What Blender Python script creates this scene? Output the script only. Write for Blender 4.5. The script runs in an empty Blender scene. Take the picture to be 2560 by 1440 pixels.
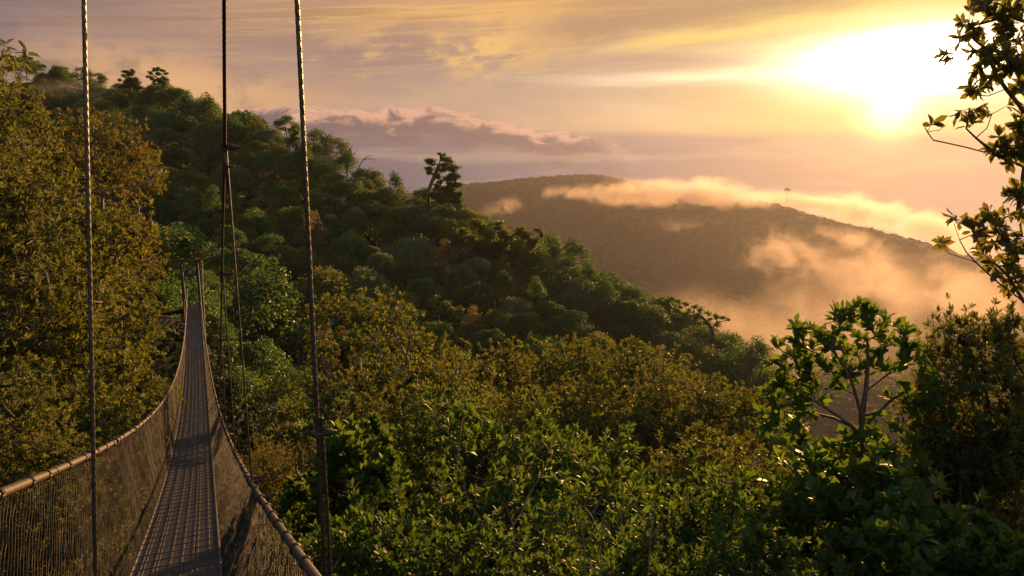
import bpy, math, random
import numpy as np
from mathutils import Vector
C = bpy.context.scene.collection
sc = bpy.context.scene
RNG = np.random.default_rng(7)

# ------------------------------------------------------------------ camera
F_PX = 2009.0
PITCH = math.radians(11.0)
CF = np.array([0, math.cos(PITCH), -math.sin(PITCH)])
CU = np.array([0, math.sin(PITCH), math.cos(PITCH)])
CX = np.array([1.0, 0, 0])

def at(px, py, d):
    """world point seen at pixel (px, py) of the 2560x1440 photograph, d metres ahead"""
    return d * (CF + (px - 1280) / F_PX * CX + (720 - py) / F_PX * CU)

cam = bpy.data.cameras.new('camera')
cam.sensor_width = 36
cam.lens = 36 * F_PX / 2560
cam.clip_start = 0.05
cam.clip_end = 20000
co = bpy.data.objects.new('camera', cam)
C.objects.link(co)
co.rotation_euler = (math.pi / 2 - PITCH, 0, 0)
sc.camera = co

# ------------------------------------------------------------------ node helpers
def lin(r, g, b):
    f = lambda c: (c / 255 / 12.92) if c / 255 <= 0.04045 else ((c / 255 + 0.055) / 1.055) ** 2.4
    return (f(r), f(g), f(b))

class X:
    """socket expression with arithmetic"""
    nt = None
    def __init__(s, k): s.k = k
    @staticmethod
    def m(op, *a, clamp=False):
        n = X.nt.nodes.new('ShaderNodeMath'); n.operation = op; n.use_clamp = clamp
        for i, v in enumerate(a):
            if isinstance(v, X): X.nt.links.new(v.k, n.inputs[i])
            else: n.inputs[i].default_value = v
        return X(n.outputs[0])
    def __add__(s, o): return X.m('ADD', s, o)
    __radd__ = __add__
    def __sub__(s, o): return X.m('SUBTRACT', s, o)
    def __rsub__(s, o): return X.m('SUBTRACT', o, s)
    def __mul__(s, o): return X.m('MULTIPLY', s, o)
    __rmul__ = __mul__
    def __truediv__(s, o): return X.m('DIVIDE', s, o)
    def __neg__(s): return X.m('MULTIPLY', s, -1.0)
    def clip(s): return X.m('ADD', s, 0.0, clamp=True)

def step(v, a, b):
    n = X.nt.nodes.new('ShaderNodeMapRange'); n.interpolation_type = 'SMOOTHSTEP'
    X.nt.links.new(v.k, n.inputs['Value'])
    n.inputs['From Min'].default_value = a; n.inputs['From Max'].default_value = b
    if a > b:
        n.inputs['From Min'].default_value = b; n.inputs['From Max'].default_value = a
        n.inputs['To Min'].default_value = 1; n.inputs['To Max'].default_value = 0
    return X(n.outputs['Result'])

def gauss(v, w):
    q = v * (1.0 / w)
    return X.m('EXPONENT', -(q * q))

def vec(x, y, z):
    n = X.nt.nodes.new('ShaderNodeCombineXYZ')
    for i, v in enumerate((x, y, z)):
        if isinstance(v, X): X.nt.links.new(v.k, n.inputs[i])
        else: n.inputs[i].default_value = v
    return X(n.outputs[0])

def noise(v, scale=1.0, detail=5.0, rough=0.55, dist=0.0, lac=2.0):
    n = X.nt.nodes.new('ShaderNodeTexNoise'); n.noise_dimensions = '3D'
    if v is not None: X.nt.links.new(v.k, n.inputs['Vector'])
    n.inputs['Scale'].default_value = scale; n.inputs['Detail'].default_value = detail
    n.inputs['Roughness'].default_value = rough; n.inputs['Distortion'].default_value = dist
    n.inputs['Lacunarity'].default_value = lac
    return X(n.outputs['Fac'])

def mix(f, a, b):
    n = X.nt.nodes.new('ShaderNodeMix'); n.data_type = 'RGBA'
    for nm, v in (('Factor_Float', f), ('A_Color', a), ('B_Color', b)):
        s = next(i for i in n.inputs if i.identifier == nm)
        if isinstance(v, X): X.nt.links.new(v.k, s)
        elif nm == 'Factor_Float': s.default_value = v
        else: s.default_value = (*v, 1)
    return X(next(o for o in n.outputs if o.identifier == 'Result_Color').k if False else next(o for o in n.outputs if o.identifier == 'Result_Color'))

def ramp(v, stops):
    n = X.nt.nodes.new('ShaderNodeValToRGB')
    X.nt.links.new(v.k, n.inputs[0])
    e = n.color_ramp.elements
    while len(e) < len(stops): e.new(0.5)
    for el, (p, c) in zip(e, stops):
        el.position = p; el.color = (*c, 1)
    return X(n.outputs['Color'])

def scale_col(c, f):
    n = X.nt.nodes.new('ShaderNodeVectorMath'); n.operation = 'SCALE'
    X.nt.links.new(c.k, n.inputs[0])
    if isinstance(f, X): X.nt.links.new(f.k, n.inputs['Scale'])
    else: n.inputs['Scale'].default_value = f
    return X(n.outputs[0])

def add_col(a, b):
    n = X.nt.nodes.new('ShaderNodeVectorMath'); n.operation = 'ADD'
    X.nt.links.new(a.k, n.inputs[0]); X.nt.links.new(b.k, n.inputs[1])
    return X(n.outputs[0])

# ------------------------------------------------------------------ sun and sky
SUN_AZ, SUN_EL = 27.0, 6.5
sd = bpy.data.lights.new('sun', 'SUN'); sd.energy = 5.0; sd.angle = math.radians(0.5); sd.color = (1.0, 0.54, 0.19)
so = bpy.data.objects.new('sun', sd); C.objects.link(so)
sdir = Vector((math.sin(math.radians(SUN_AZ)) * math.cos(math.radians(SUN_EL)),
               math.cos(math.radians(SUN_AZ)) * math.cos(math.radians(SUN_EL)), math.sin(math.radians(SUN_EL))))
so.rotation_euler = sdir.to_track_quat('Z', 'Y').to_euler()

w = bpy.data.worlds.new('World'); sc.world = w; w.use_nodes = True
X.nt = w.node_tree; X.nt.nodes.clear()
out = X.nt.nodes.new('ShaderNodeOutputWorld'); bg = X.nt.nodes.new('ShaderNodeBackground')
X.nt.links.new(bg.outputs[0], out.inputs[0])
sky = X.nt.nodes.new('ShaderNodeTexSky'); sky.sky_type = 'NISHITA'; sky.sun_disc = False
sky.sun_elevation = math.radians(SUN_EL); sky.sun_rotation = math.radians(SUN_AZ); sky.altitude = 1500
tc = X.nt.nodes.new('ShaderNodeTexCoord'); sp = X.nt.nodes.new('ShaderNodeSeparateXYZ')
X.nt.links.new(tc.outputs['Generated'], sp.inputs[0])
dx, dy, dz = (X(sp.outputs[i]) for i in range(3))
az = X.m('ARCTAN2', dx, dy) * 57.2958
el = X.m('ARCSINE', dz) * 57.2958
u = ((az + 34.0) * (1 / 68.0)).clip()
def row(*cols):   # (az degrees, sRGB)
    return ramp(u, [((a + 34) / 68, lin(*c)) for a, c in cols])
hi = row((-33, (132, 114, 120)), (-24, (174, 140, 124)), (-12, (208, 160, 116)), (0, (240, 182, 110)), (10, (214, 164, 114)), (22, (255, 214, 116)), (33, (255, 220, 130)))
md = row((-33, (150, 126, 118)), (-24, (184, 146, 122)), (-12, (184, 150, 132)), (0, (190, 160, 140)), (8, (218, 182, 148)), (16, (246, 210, 156)), (33, (250, 214, 158)))
lo = row((-33, (186, 148, 126)), (-20, (208, 166, 136)), (-10, (206, 168, 142)), (0, (212, 176, 148)), (10, (232, 196, 152)), (20, (248, 204, 122)), (33, (244, 204, 142)))
b1 = row((-33, (150, 126, 124)), (-10, (116, 108, 126)), (-2, (120, 114, 130)), (8, (142, 128, 134)), (16, (170, 144, 134)), (24, (204, 160, 122)), (33, (190, 154, 138)))
b2 = row((-33, (140, 122, 126)), (-4, (106, 108, 130)), (6, (134, 122, 134)), (16, (174, 144, 134)), (24, (186, 150, 130)), (33, (186, 152, 142)))
wob = noise(vec(az * 0.05, el * 0.16, 1.7), 1.0, 4.0) - 0.5
ew = el + wob * 1.6
c = mix(step(ew, 4.2, 8.5), mix(step(ew, 0.8, 4.0), lo, md), hi)
c = mix(step(el, 0.35, -0.6), c, b1)
c = mix(step(el, -1.6, -3.6), c, b2)
# soft high cloud mottling, stretched along the horizon
n1 = noise(vec(az * 0.10, el * 0.42 + az * 0.02, 3.1), 1.0, 9.0, 0.64, 0.2)
c = scale_col(c, 0.66 + n1 * 0.66)
n8 = noise(vec(az * 0.05, (el - az * 0.06) * 1.5, 12.2), 1.0, 8.0, 0.62, 0.15)
c = scale_col(c, 1.0 + (n8 - 0.5) * step(el, 2.0, 4.5) * 0.9)
sm = step(n8, 0.47, 0.60) * step(el, 2.2, 5.0)
c = mix((sm * 0.42).clip(), c, ramp(u, [(0.0, lin(124, 108, 116)), (0.4, lin(168, 138, 126)), (0.75, lin(190, 154, 124)), (1.0, lin(220, 180, 130))]))
c = mix((gauss(n8 - 0.455, 0.022) * step(el, 2.6, 5.0) * step(az, -26.0, -8.0) * 0.40).clip(), c, lin(250, 202, 136))
n2 = noise(vec(az * 0.19, el * 0.40 - az * 0.05, 9.3), 1.0, 9.0, 0.66, 0.2)
# golden lit cumulus upper middle
gold = gauss(az + 3.0, 7.0) * gauss(el - 6.0 - az * 0.06, 2.0) * step(n2, 0.44, 0.60)
c = mix((gold * 1.3).clip(), c, lin(246, 194, 122))
dusk = gauss(az + 10.0, 6.0) * gauss(el - 5.6, 1.2) * step(n2, 0.54, 0.40)
c = mix((dusk * 0.8).clip(), c, lin(170, 132, 122))
# grey streak band rising to the right, yellow rim below it
s = el - 6.3 - (az - 0.5) * 0.112
n3 = noise(vec(az * 0.22, s * 0.75, 5.5), 1.0, 8.0, 0.62, 0.5)
band = gauss(s - 0.25 + (n3 - 0.5) * 2.6, 0.95) * step(az, -2.0, 5.0)
rim = gauss(s + 1.45 + (n3 - 0.5) * 1.1, 0.42) * step(az, 3.0, 12.0)
c = mix((band * 0.9).clip(), c, ramp(u, [(0.45, lin(190, 148, 118)), (0.75, lin(196, 158, 120)), (0.9, lin(230, 184, 112))]))
c = mix((rim * 0.95).clip(), c, lin(255, 216, 128))
n4 = noise(vec(az * 0.07, el * 0.9, 2.2), 1.0, 6.0, 0.55, 0.3)
low2 = gauss(el - 4.55 - (n4 - 0.5) * 1.6, 0.45) * gauss(az - 9.5, 6.0) * step(n4, 0.30, 0.55)
c = mix((low2 * 0.8).clip(), c, lin(206, 166, 138))
# the white-hot glare round the sun
g1 = gauss(az - 26.2, 6.4) * gauss(el - 4.2 - (az - 24) * 0.03, 2.0)
g2 = gauss(az - 26.0, 12.0) * gauss(el - 2.6, 4.2)
g3 = gauss(az - 14.0, 9.0) * gauss(el - 3.6 - (n4 - 0.5) * 1.4, 0.42)
g4 = gauss(az - 24.7, 1.5) * gauss(el - 1.2, 1.3)
gl = g1 * (0.25 + n4 * 0.9 + n8 * 1.0)
glare = add_col(add_col(scale_col(vec(1.0, 0.86, 0.58), (gl * 2.4 + gl * gl * gl * 4.0)), scale_col(vec(1.0, 0.62, 0.20), g2 * step(el, -1.5, 1.5) * 0.20)),
                add_col(scale_col(vec(1.0, 0.84, 0.55), g3 * 0.55), scale_col(vec(1.0, 0.80, 0.34), g4 * 2.6)))
# pink mist lifting off the left hill
n5 = noise(vec(az * 0.20, el * 0.34, 4.4), 1.0, 9.0, 0.64, 0.25)
ml = gauss(el - 2.6 + (az + 20.0) * 0.17, 1.8) * gauss(az + 21.0, 8.5) * step(n5, 0.38, 0.56)
c = mix((ml * 0.95).clip(), c, lin(238, 184, 132))
# bank of cloud lying on the horizon left of centre, and the cloud sea below
n6 = noise(vec(az * 0.30, el * 0.62, 6.1), 1.0, 8.0, 0.6, 0.5)
n7 = noise(vec(az * 0.07, el * 0.42, 8.8), 1.0, 5.0, 0.5, 0.4)
top = 1.65 - X.m('MAXIMUM', az + 5.0, 0.0) * 0.19 + (n6 - 0.5) * 3.4
dep = top - el
body = step(dep, 0.0, 0.22) * step(dep, 3.0, 1.9) * step(az, 10.0, 3.0)
bank_col = mix(step(dep + (n6 - 0.5) * 3.4, 0.1, 1.3), lin(244, 186, 158), lin(112, 98, 112))
c = mix((body * 0.97).clip(), c, bank_col)
st = step(n7, 0.52, 0.66) * step(el, 0.2, -0.7) * step(az, 2.0, 8.0)
c = mix((st * 0.35).clip(), c, lin(170, 146, 144))
st2 = step(n7, 0.50, 0.36) * step(el, 0.2, -0.9)
c = mix((st2 * 0.35).clip(), c, lin(232, 196, 168))
c = add_col(c, glare)
# above the picture the clear dusk sky, below it dark land
c10 = scale_col(c, 8.7)
skyc = X(sky.outputs['Color'])
c10 = mix(step(el, 11.0, 32.0), c10, mix(0.55, scale_col(skyc, 3.0), (2.6, 2.9, 3.2)))
c10 = mix(step(el, -7.0, -14.0), c10, (0.6, 0.5, 0.4))
behind = step(X.m('ABSOLUTE', az), 55.0, 110.0) * step(el, 12.0, 8.0)
c10 = mix(behind, c10, (1.3, 1.6, 1.9))
X.nt.links.new(c10.k, bg.inputs['Color']); bg.inputs['Strength'].default_value = 0.05

# ------------------------------------------------------------------ materials
def new_mat(name):
    m = bpy.data.materials.new(name); m.use_nodes = True
    X.nt = m.node_tree; m.node_tree.nodes.clear()
    o = m.node_tree.nodes.new('ShaderNodeOutputMaterial')
    return m, o

def node(t): return X.nt.nodes.new(t)
def link(a, b): X.nt.links.new(a, b)

def leaf_mat(name, a, b, trans, rough=0.55, tmix=0.42, spec=0.28, patch=None):
    """a..b: leaf colour range; trans: colour of light through the leaf; patch: third colour carried by some leaves"""
    m, o = new_mat(name)
    geo = node('ShaderNodeNewGeometry'); oi = node('ShaderNodeObjectInfo')
    ri = X(geo.outputs['Random Per Island']); ro = X(oi.outputs['Random'])
    col = mix(((ri * 0.6 + ro * 0.7) - 0.15).clip(), a, b)
    if patch:
        col = mix(step(X.m('FRACT', ri * 7.31 + ro), 0.86, 0.95), col, patch)
    tcol = mix((ri * 0.8).clip(), trans, tuple(0.55 * t for t in trans))
    p = node('ShaderNodeBsdfPrincipled'); t = node('ShaderNodeBsdfTranslucent'); mx = node('ShaderNodeMixShader')
    link(col.k, p.inputs['Base Color']); p.inputs['Roughness'].default_value = rough
    p.inputs['Specular IOR Level'].default_value = spec
    link(tcol.k, t.inputs['Color']); mx.inputs[0].default_value = tmix
    link(p.outputs[0], mx.inputs[1]); link(t.outputs[0], mx.inputs[2]); link(mx.outputs[0], o.inputs[0])
    return m

def bark_mat(name, a, b, sc_=14.0):
    m, o = new_mat(name)
    tcn = node('ShaderNodeTexCoord')
    mp = node('ShaderNodeMapping'); mp.inputs['Scale'].default_value = (1, 1, 0.3); link(tcn.outputs['Object'], mp.inputs[0])
    n = noise(X(mp.outputs[0]), sc_, 6.0, 0.6)
    col = mix(step(n, 0.35, 0.65), a, b)
    p = node('ShaderNodeBsdfPrincipled'); link(col.k, p.inputs['Base Color']); p.inputs['Roughness'].default_value = 0.8
    bm = node('ShaderNodeBump'); bm.inputs['Strength'].default_value = 0.5; bm.inputs['Distance'].default_value = 0.02
    link(n.k, bm.inputs['Height']); link(bm.outputs[0], p.inputs['Normal'])
    link(p.outputs[0], o.inputs[0])
    return m

def metal_mat(name, a, b, rough, metallic, sc_=20.0):
    m, o = new_mat(name)
    tcn = node('ShaderNodeTexCoord')
    n = noise(X(tcn.outputs['Object']), sc_, 6.0, 0.65)
    col = mix(step(n, 0.38, 0.66), a, b)
    p = node('ShaderNodeBsdfPrincipled'); link(col.k, p.inputs['Base Color'])
    p.inputs['Metallic'].default_value = metallic
    link((n * 0.35 + (rough - 0.15)).k, p.inputs['Roughness'])
    link(p.outputs[0], o.inputs[0])
    return m

M = {}
M['cable'] = metal_mat('galvanised_cable', (0.11, 0.10, 0.09), (0.06, 0.045, 0.035), 0.40, 0.75)
M['rail'] = metal_mat('weathered_rail_cable', (0.075, 0.052, 0.036), (0.04, 0.026, 0.018), 0.55, 0.4)
M['net'] = metal_mat('netting_wire', (0.055, 0.036, 0.022), (0.026, 0.016, 0.010), 0.55, 0.3, 9.0)
M['deck'] = metal_mat('deck_grating', (0.045, 0.037, 0.037), (0.018, 0.014, 0.012), 0.6, 0.4, 2.2)
M['rod'] = metal_mat('deck_rods', (0.06, 0.052, 0.050), (0.035, 0.026, 0.023), 0.5, 0.4)
M['rust'] = metal_mat('rusted_steel', (0.06, 0.032, 0.022), (0.035, 0.021, 0.016), 0.7, 0.2)
M['plate'] = metal_mat('plate_paint', (0.40, 0.30, 0.26), (0.30, 0.20, 0.17), 0.6, 0.0)
M['bark'] = bark_mat('dark_bark', (0.05, 0.036, 0.026), (0.10, 0.075, 0.055))
M['bark_pale'] = bark_mat('pale_bark', (0.14, 0.10, 0.07), (0.25, 0.19, 0.14))
M['l_gold'] = leaf_mat('leaf_gold_olive', (0.030, 0.068, 0.010), (0.052, 0.080, 0.013), (0.21, 0.215, 0.012), patch=(0.15, 0.085, 0.022))
M['l_rust'] = leaf_mat('leaf_rust_olive', (0.040, 0.066, 0.011), (0.064, 0.074, 0.014), (0.27, 0.205, 0.013), patch=(0.15, 0.08, 0.022))
M['l_olive'] = leaf_mat('leaf_olive', (0.036, 0.058, 0.013), (0.07, 0.078, 0.018), (0.22, 0.22, 0.026))
M['l_green'] = leaf_mat('leaf_fresh_green', (0.020, 0.062, 0.010), (0.038, 0.078, 0.013), (0.15, 0.225, 0.014), rough=.55, spec=.25, tmix=.45, patch=(0.11, 0.085, 0.02))
M['l_deep'] = leaf_mat('leaf_deep_green', (0.016, 0.054, 0.010), (0.030, 0.068, 0.012), (0.12, 0.20, 0.012), rough=0.55, spec=.25, tmix=.42, patch=(0.09, 0.07, 0.018))
M['h_dark'] = leaf_mat('canopy_dark_green', (0.022, 0.074, 0.022), (0.036, 0.098, 0.028), (0.11, 0.19, 0.020), rough=0.5, tmix=0.45)
M['h_mid'] = leaf_mat('canopy_mid_green', (0.034, 0.100, 0.024), (0.052, 0.125, 0.030), (0.17, 0.25, 0.022), rough=0.5, tmix=0.45)
M['h_grey'] = leaf_mat('canopy_grey_green', (0.054, 0.108, 0.050), (0.080, 0.14, 0.066), (0.18, 0.22, 0.045), rough=0.5, tmix=0.45)
M['h_olive'] = leaf_mat('canopy_olive', (0.052, 0.098, 0.016), (0.078, 0.112, 0.020), (0.25, 0.25, 0.020), rough=0.5, tmix=0.45)
M['h_brown'] = leaf_mat('canopy_bronze', (0.085, 0.080, 0.028), (0.115, 0.090, 0.034), (0.26, 0.17, 0.030), rough=0.5, tmix=0.45)

M['under'] = leaf_mat('undergrowth_green', (0.010, 0.022, 0.007), (0.020, 0.034, 0.010), (0.03, 0.04, 0.008), rough=0.6, tmix=.3, spec=.2)  # near-black leaf colour, shade of the gaps between crowns put into it
M['l_big'] = leaf_mat('leaf_large_green', (0.024, 0.064, 0.013), (0.042, 0.080, 0.015), (0.17, 0.26, 0.014), rough=.5, spec=.3, tmix=.45, patch=(0.09, 0.07, 0.018))
M['l_back'] = leaf_mat('leaf_glossy_olive', (0.024, 0.044, 0.009), (0.042, 0.052, 0.011), (0.26, 0.22, 0.02), rough=.42, spec=.4, tmix=.45, patch=(0.09, 0.06, 0.018))

def soil_mat():
    m, o = new_mat('hillside_soil_and_litter')
    tcn = node('ShaderNodeTexCoord')
    n = noise(X(tcn.outputs['Object']), 0.6, 8.0, 0.65)
    col = mix(step(n, 0.35, 0.65), (0.007, 0.011, 0.004), (0.017, 0.016, 0.008))
    p = node('ShaderNodeBsdfPrincipled'); link(col.k, p.inputs['Base Color']); p.inputs['Roughness'].default_value = 0.9
    p.inputs['Specular IOR Level'].default_value = 0.1
    link(p.outputs[0], o.inputs[0])
    return m
M['soil'] = soil_mat()

def far_mat():
    m, o = new_mat('distant_canopy')
    tcn = node('ShaderNodeTexCoord')
    n = noise(X(tcn.outputs['Object']), 0.06, 8.0, 0.7)
    n_b = noise(X(tcn.outputs['Object']), 0.006, 4.0, 0.6)
    col = mix(step(n, 0.32, 0.68), (0.016, 0.024, 0.011), (0.045, 0.045, 0.02))
    col = mix((step(n_b, 0.45, 0.65) * 0.5).clip(), col, (0.055, 0.042, 0.022))
    p = node('ShaderNodeBsdfPrincipled'); link(col.k, p.inputs['Base Color']); p.inputs['Roughness'].default_value = 0.9
    p.inputs['Specular IOR Level'].default_value = 0.1
    link(p.outputs[0], o.inputs[0])
    return m
M['far'] = far_mat()

# ------------------------------------------------------------------ mesh helpers
def mk_mesh(name, V, faces, mat=None, smooth=False):
    """faces: list of (n,k) int arrays"""
    me = bpy.data.meshes.new(name)
    V = np.asarray(V, dtype=np.float32)
    faces = [np.asarray(f, dtype=np.int32) for f in faces if len(f)]
    me.vertices.add(len(V)); me.vertices.foreach_set('co', V.ravel())
    loops = np.concatenate([f.ravel() for f in faces])
    tot = np.concatenate([np.full(len(f), f.shape[1], np.int32) for f in faces])
    start = np.concatenate([[0], np.cumsum(tot)[:-1]]).astype(np.int32)
    me.loops.add(len(loops)); me.loops.foreach_set('vertex_index', loops)
    me.polygons.add(len(tot)); me.polygons.foreach_set('loop_start', start); me.polygons.foreach_set('loop_total', tot)
    me.polygons.foreach_set('use_smooth', np.full(len(tot), smooth, dtype=bool))
    if mat is not None: me.materials.append(mat)
    me.update(calc_edges=True)
    return me

class MB:
    """collects shapes for ONE mesh"""
    def __init__(s): s.V = []; s.F = []; s.n = 0
    def add(s, V, faces):
        V = np.asarray(V, float); s.V.append(V)
        for f in faces:
            f = np.asarray(f)
            if len(f): s.F.append(f + s.n)
        s.n += len(V)
    def mesh(s, name, mat, smooth=False):
        by = {}
        for f in s.F: by.setdefault(f.shape[1], []).append(f)
        return mk_mesh(name, np.concatenate(s.V), [np.concatenate(v) for v in by.values()], mat, smooth)
    def tube(s, P, R, k=8, cap=True, lobes=0, depth=0.0, pitch=0.1):
        P = np.asarray(P, float); n = len(P)
        R = np.broadcast_to(np.asarray(R, float), (n,))
        T = np.gradient(P, axis=0); T /= np.linalg.norm(T, axis=1)[:, None] + 1e-12
        a = np.array([0, 0, 1.0]) if abs(T[0, 2]) < 0.9 else np.array([1.0, 0, 0])
        N = np.empty_like(P); v = np.cross(T[0], a); v /= np.linalg.norm(v)
        for i in range(n):
            v = v - T[i] * (v @ T[i]); v /= np.linalg.norm(v) + 1e-12; N[i] = v
        B = np.cross(T, N)
        ang = np.arange(k) * 2 * np.pi / k
        if lobes:
            L = np.concatenate([[0], np.cumsum(np.linalg.norm(np.diff(P, axis=0), axis=1))])
            ph = lobes * (ang[None, :] + 2 * np.pi * L[:, None] / pitch)
            rr = R[:, None] * (1 - depth + depth * np.abs(np.cos(ph / 2)))
        else:
            rr = R[:, None] * np.ones((1, k))
        V = P[:, None, :] + rr[:, :, None] * (np.cos(ang)[None, :, None] * N[:, None, :] + np.sin(ang)[None, :, None] * B[:, None, :])
        i = np.arange(n - 1)[:, None]; j = np.arange(k)[None, :]; j2 = (j + 1) % k
        Fq = np.stack([i * k + j, i * k + j2, (i + 1) * k + j2, (i + 1) * k + j], -1).reshape(-1, 4)
        V = V.reshape(-1, 3); fs = [Fq]
        if cap:
            V = np.concatenate([V, P[:1], P[-1:]])
            c0 = n * k; c1 = c0 + 1; jj = np.arange(k); j2 = (jj + 1) % k
            fs.append(np.stack([np.full(k, c0), j2, jj], -1)); fs.append(np.stack([np.full(k, c1), (n - 1) * k + jj, (n - 1) * k + j2], -1))
        s.add(V, fs)
    def box(s, c, ax, ay, az_):
        """box with centre c and half-axis vectors"""
        c, ax, ay, az_ = (np.asarray(v, float) for v in (c, ax, ay, az_))
        V = [c + i * ax + j * ay + k * az_ for i in (-1, 1) for j in (-1, 1) for k in (-1, 1)]
        s.add(V, [np.array([(0, 1, 3, 2), (4, 6, 7, 5), (0, 4, 5, 1), (2, 3, 7, 6), (0, 2, 6, 4), (1, 5, 7, 3)])])
    def ring(s, c, n, R, r, k=6, m=16, a0=0.0, a1=2 * math.pi):
        n = np.asarray(n, float); n = n / np.linalg.norm(n)
        a = np.array([0, 0, 1.0]) if abs(n[2]) < 0.9 else np.array([1.0, 0, 0])
        e1 = np.cross(n, a); e1 /= np.linalg.norm(e1); e2 = np.cross(n, e1)
        t = np.linspace(a0, a1, m)
        s.tube(np.asarray(c) + R * (np.cos(t)[:, None] * e1 + np.sin(t)[:, None] * e2), r, k)

def obj(name, me, parent=None):
    o = bpy.data.objects.new(name, me); C.objects.link(o)
    if parent is not None: o.parent = parent
    return o

def thing(name, label, cat, loc=(0, 0, 0), group=None):
    o = bpy.data.objects.new(name, None); C.objects.link(o); o.location = loc
    o.empty_display_size = 0.2
    o['label'] = label; o['category'] = cat
    if group: o['group'] = group
    return o

def unit(v): return v / (np.linalg.norm(v, axis=-1, keepdims=True) + 1e-12)

# ---- leaves
LEAF_HI = (np.array([(0, 0, 0), (-.20, .30, .06), (0, .32, 0), (.20, .30, .06), (-.25, .68, .05), (0, .70, -.02), (.25, .68, .05), (0, 1, -.08)]),
           [np.array([(0, 2, 1), (0, 3, 2), (4, 5, 7), (5, 6, 7)]), np.array([(1, 2, 5, 4), (2, 3, 6, 5)])])
LEAF_LO = (np.array([(0, 0, 0), (-.23, .55, .07), (0, 1, -.05), (.23, .55, .07), (0, .5, 0)]),
           [np.array([(0, 4, 2, 1), (0, 3, 2, 4)])])
LEAF_QUAD = (np.array([(-.5, 0, 0), (0, -.35, .1), (.5, 0, 0), (0, .35, .1)]), [np.array([(0, 1, 2, 3)])])

def leaves(mb, P, D, N, S, tmpl, wide=1.0):
    """P positions, D directions (leaf axis), N normals, S lengths"""
    D = unit(D); Xa = unit(np.cross(D, N)); Z = np.cross(Xa, D)
    tv, tf = tmpl
    V = P[:, None, :] + S[:, None, None] * (wide * tv[None, :, 0, None] * Xa[:, None, :] + tv[None, :, 1, None] * D[:, None, :] + tv[None, :, 2, None] * Z[:, None, :])
    n, k = len(P), len(tv)
    off = (np.arange(n) * k)[:, None, None]
    mb.add(V.reshape(-1, 3), [(f[None] + off).reshape(-1, f.shape[1]) for f in tf])

def rosettes(mb, P, A, n, size, rng, tmpl, wide=1.0, spread=(0.5, 1.25), droop=0.15):
    """whorls of n leaves at points P round axes A"""
    m = len(P); A = unit(A)
    ref = unit(rng.normal(size=(m, 3))); e1 = unit(np.cross(A, ref)); e2 = np.cross(A, e1)
    k = np.arange(n)
    ph = (k[None] * 2.399 + rng.uniform(0, 6.28, (m, 1)) + rng.normal(0, .25, (m, n)))
    th = rng.uniform(spread[0], spread[1], (m, n)) * (0.6 + 0.6 * k[None] / n)
    r = np.cos(ph)[..., None] * e1[:, None] + np.sin(ph)[..., None] * e2[:, None]
    D = np.cos(th)[..., None] * A[:, None] + np.sin(th)[..., None] * r
    D[..., 2] -= droop * rng.uniform(0, 1, (m, n))
    Nn = np.cos(th + 1.57)[..., None] * -A[:, None] + np.cos(th)[..., None] * 0 + 0.0
    Nn = unit(A[:, None] * np.sin(th)[..., None] - r * np.cos(th)[..., None]) + rng.normal(0, .25, (m, n, 3))
    S = size * rng.uniform(.65, 1.1, (m, n))
    base = P[:, None] - A[:, None] * (k[None, :, None] / n) * size * 0.45 + r * 0.01 * size
    leaves(mb, base.reshape(-1, 3), D.reshape(-1, 3), Nn.reshape(-1, 3), S.ravel(), tmpl, wide)

# ---- branching skeletons
class Skel:
    def __init__(s, pts):
        s.p = [np.asarray(q, float) for q in pts]; s.par = [-1] + list(range(len(pts) - 1)); s.tips = []
    def path(s, start, pts):
        i = start
        for q in pts:
            s.p.append(np.asarray(q, float)); s.par.append(i); i = len(s.p) - 1
        return i
    def attach(s, tip, rng, seg=0.4, lift=0.15, lo=0, back=0.3):
        tip = np.asarray(tip, float)
        A = np.asarray(s.p[lo:]); d = np.linalg.norm(A - tip, axis=1)
        if not hasattr(s, 'root'): s.root = s.p[0]
        pen = np.maximum(0, A[:, 2] - tip[2]) * back
        i = int(np.argmin(d + pen)) + lo
        a = s.p[i]; L = np.linalg.norm(tip - a)
        n = max(1, int(L / seg))
        t = np.linspace(0, 1, n + 1)[1:, None]
        mid = (a + tip) / 2 + np.array([0, 0, -lift * L]) + rng.normal(0, 0.06 * L, 3)
        Q = (1 - t) ** 2 * a + 2 * t * (1 - t) * mid + t * t * tip
        e = s.path(i, Q); s.tips.append(e); return e
    def mesh(s, mb, r_tip, power=0.5, k=5, rmax=None):
        P = np.asarray(s.p); n = len(P); par = s.par
        cnt = np.zeros(n); kids = [[] for _ in range(n)]
        for i in range(n):
            if par[i] >= 0: kids[par[i]].append(i)
        for i in range(n - 1, -1, -1):
            if not kids[i]: cnt[i] = max(cnt[i], 1)
            if par[i] >= 0: cnt[par[i]] += cnt[i]
        rad = r_tip * cnt ** power
        if rmax: rad = np.minimum(rad, rmax)
        stack = [(0, None)]
        while stack:
            i, st = stack.pop()
            ch = [] if st is None else [st]
            cur = i; ch.append(cur)
            while kids[cur]:
                ks = sorted(kids[cur], key=lambda q: -cnt[q])
                for q in ks[1:]: stack.append((q, cur))
                cur = ks[0]; ch.append(cur)
            rr = rad[ch].copy()
            if st is not None: rr[0] = rr[1]
            rr[-1] *= 0.5
            if len(ch) > 1:
                mb.tube(P[ch], rr, k if rr[0] > 3 * r_tip else 3, cap=False)
    def tip_axes(s):
        P = np.asarray(s.p); t = np.array(s.tips)
        return P[t], unit(P[t] - P[np.array(s.par)[t]])

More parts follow.
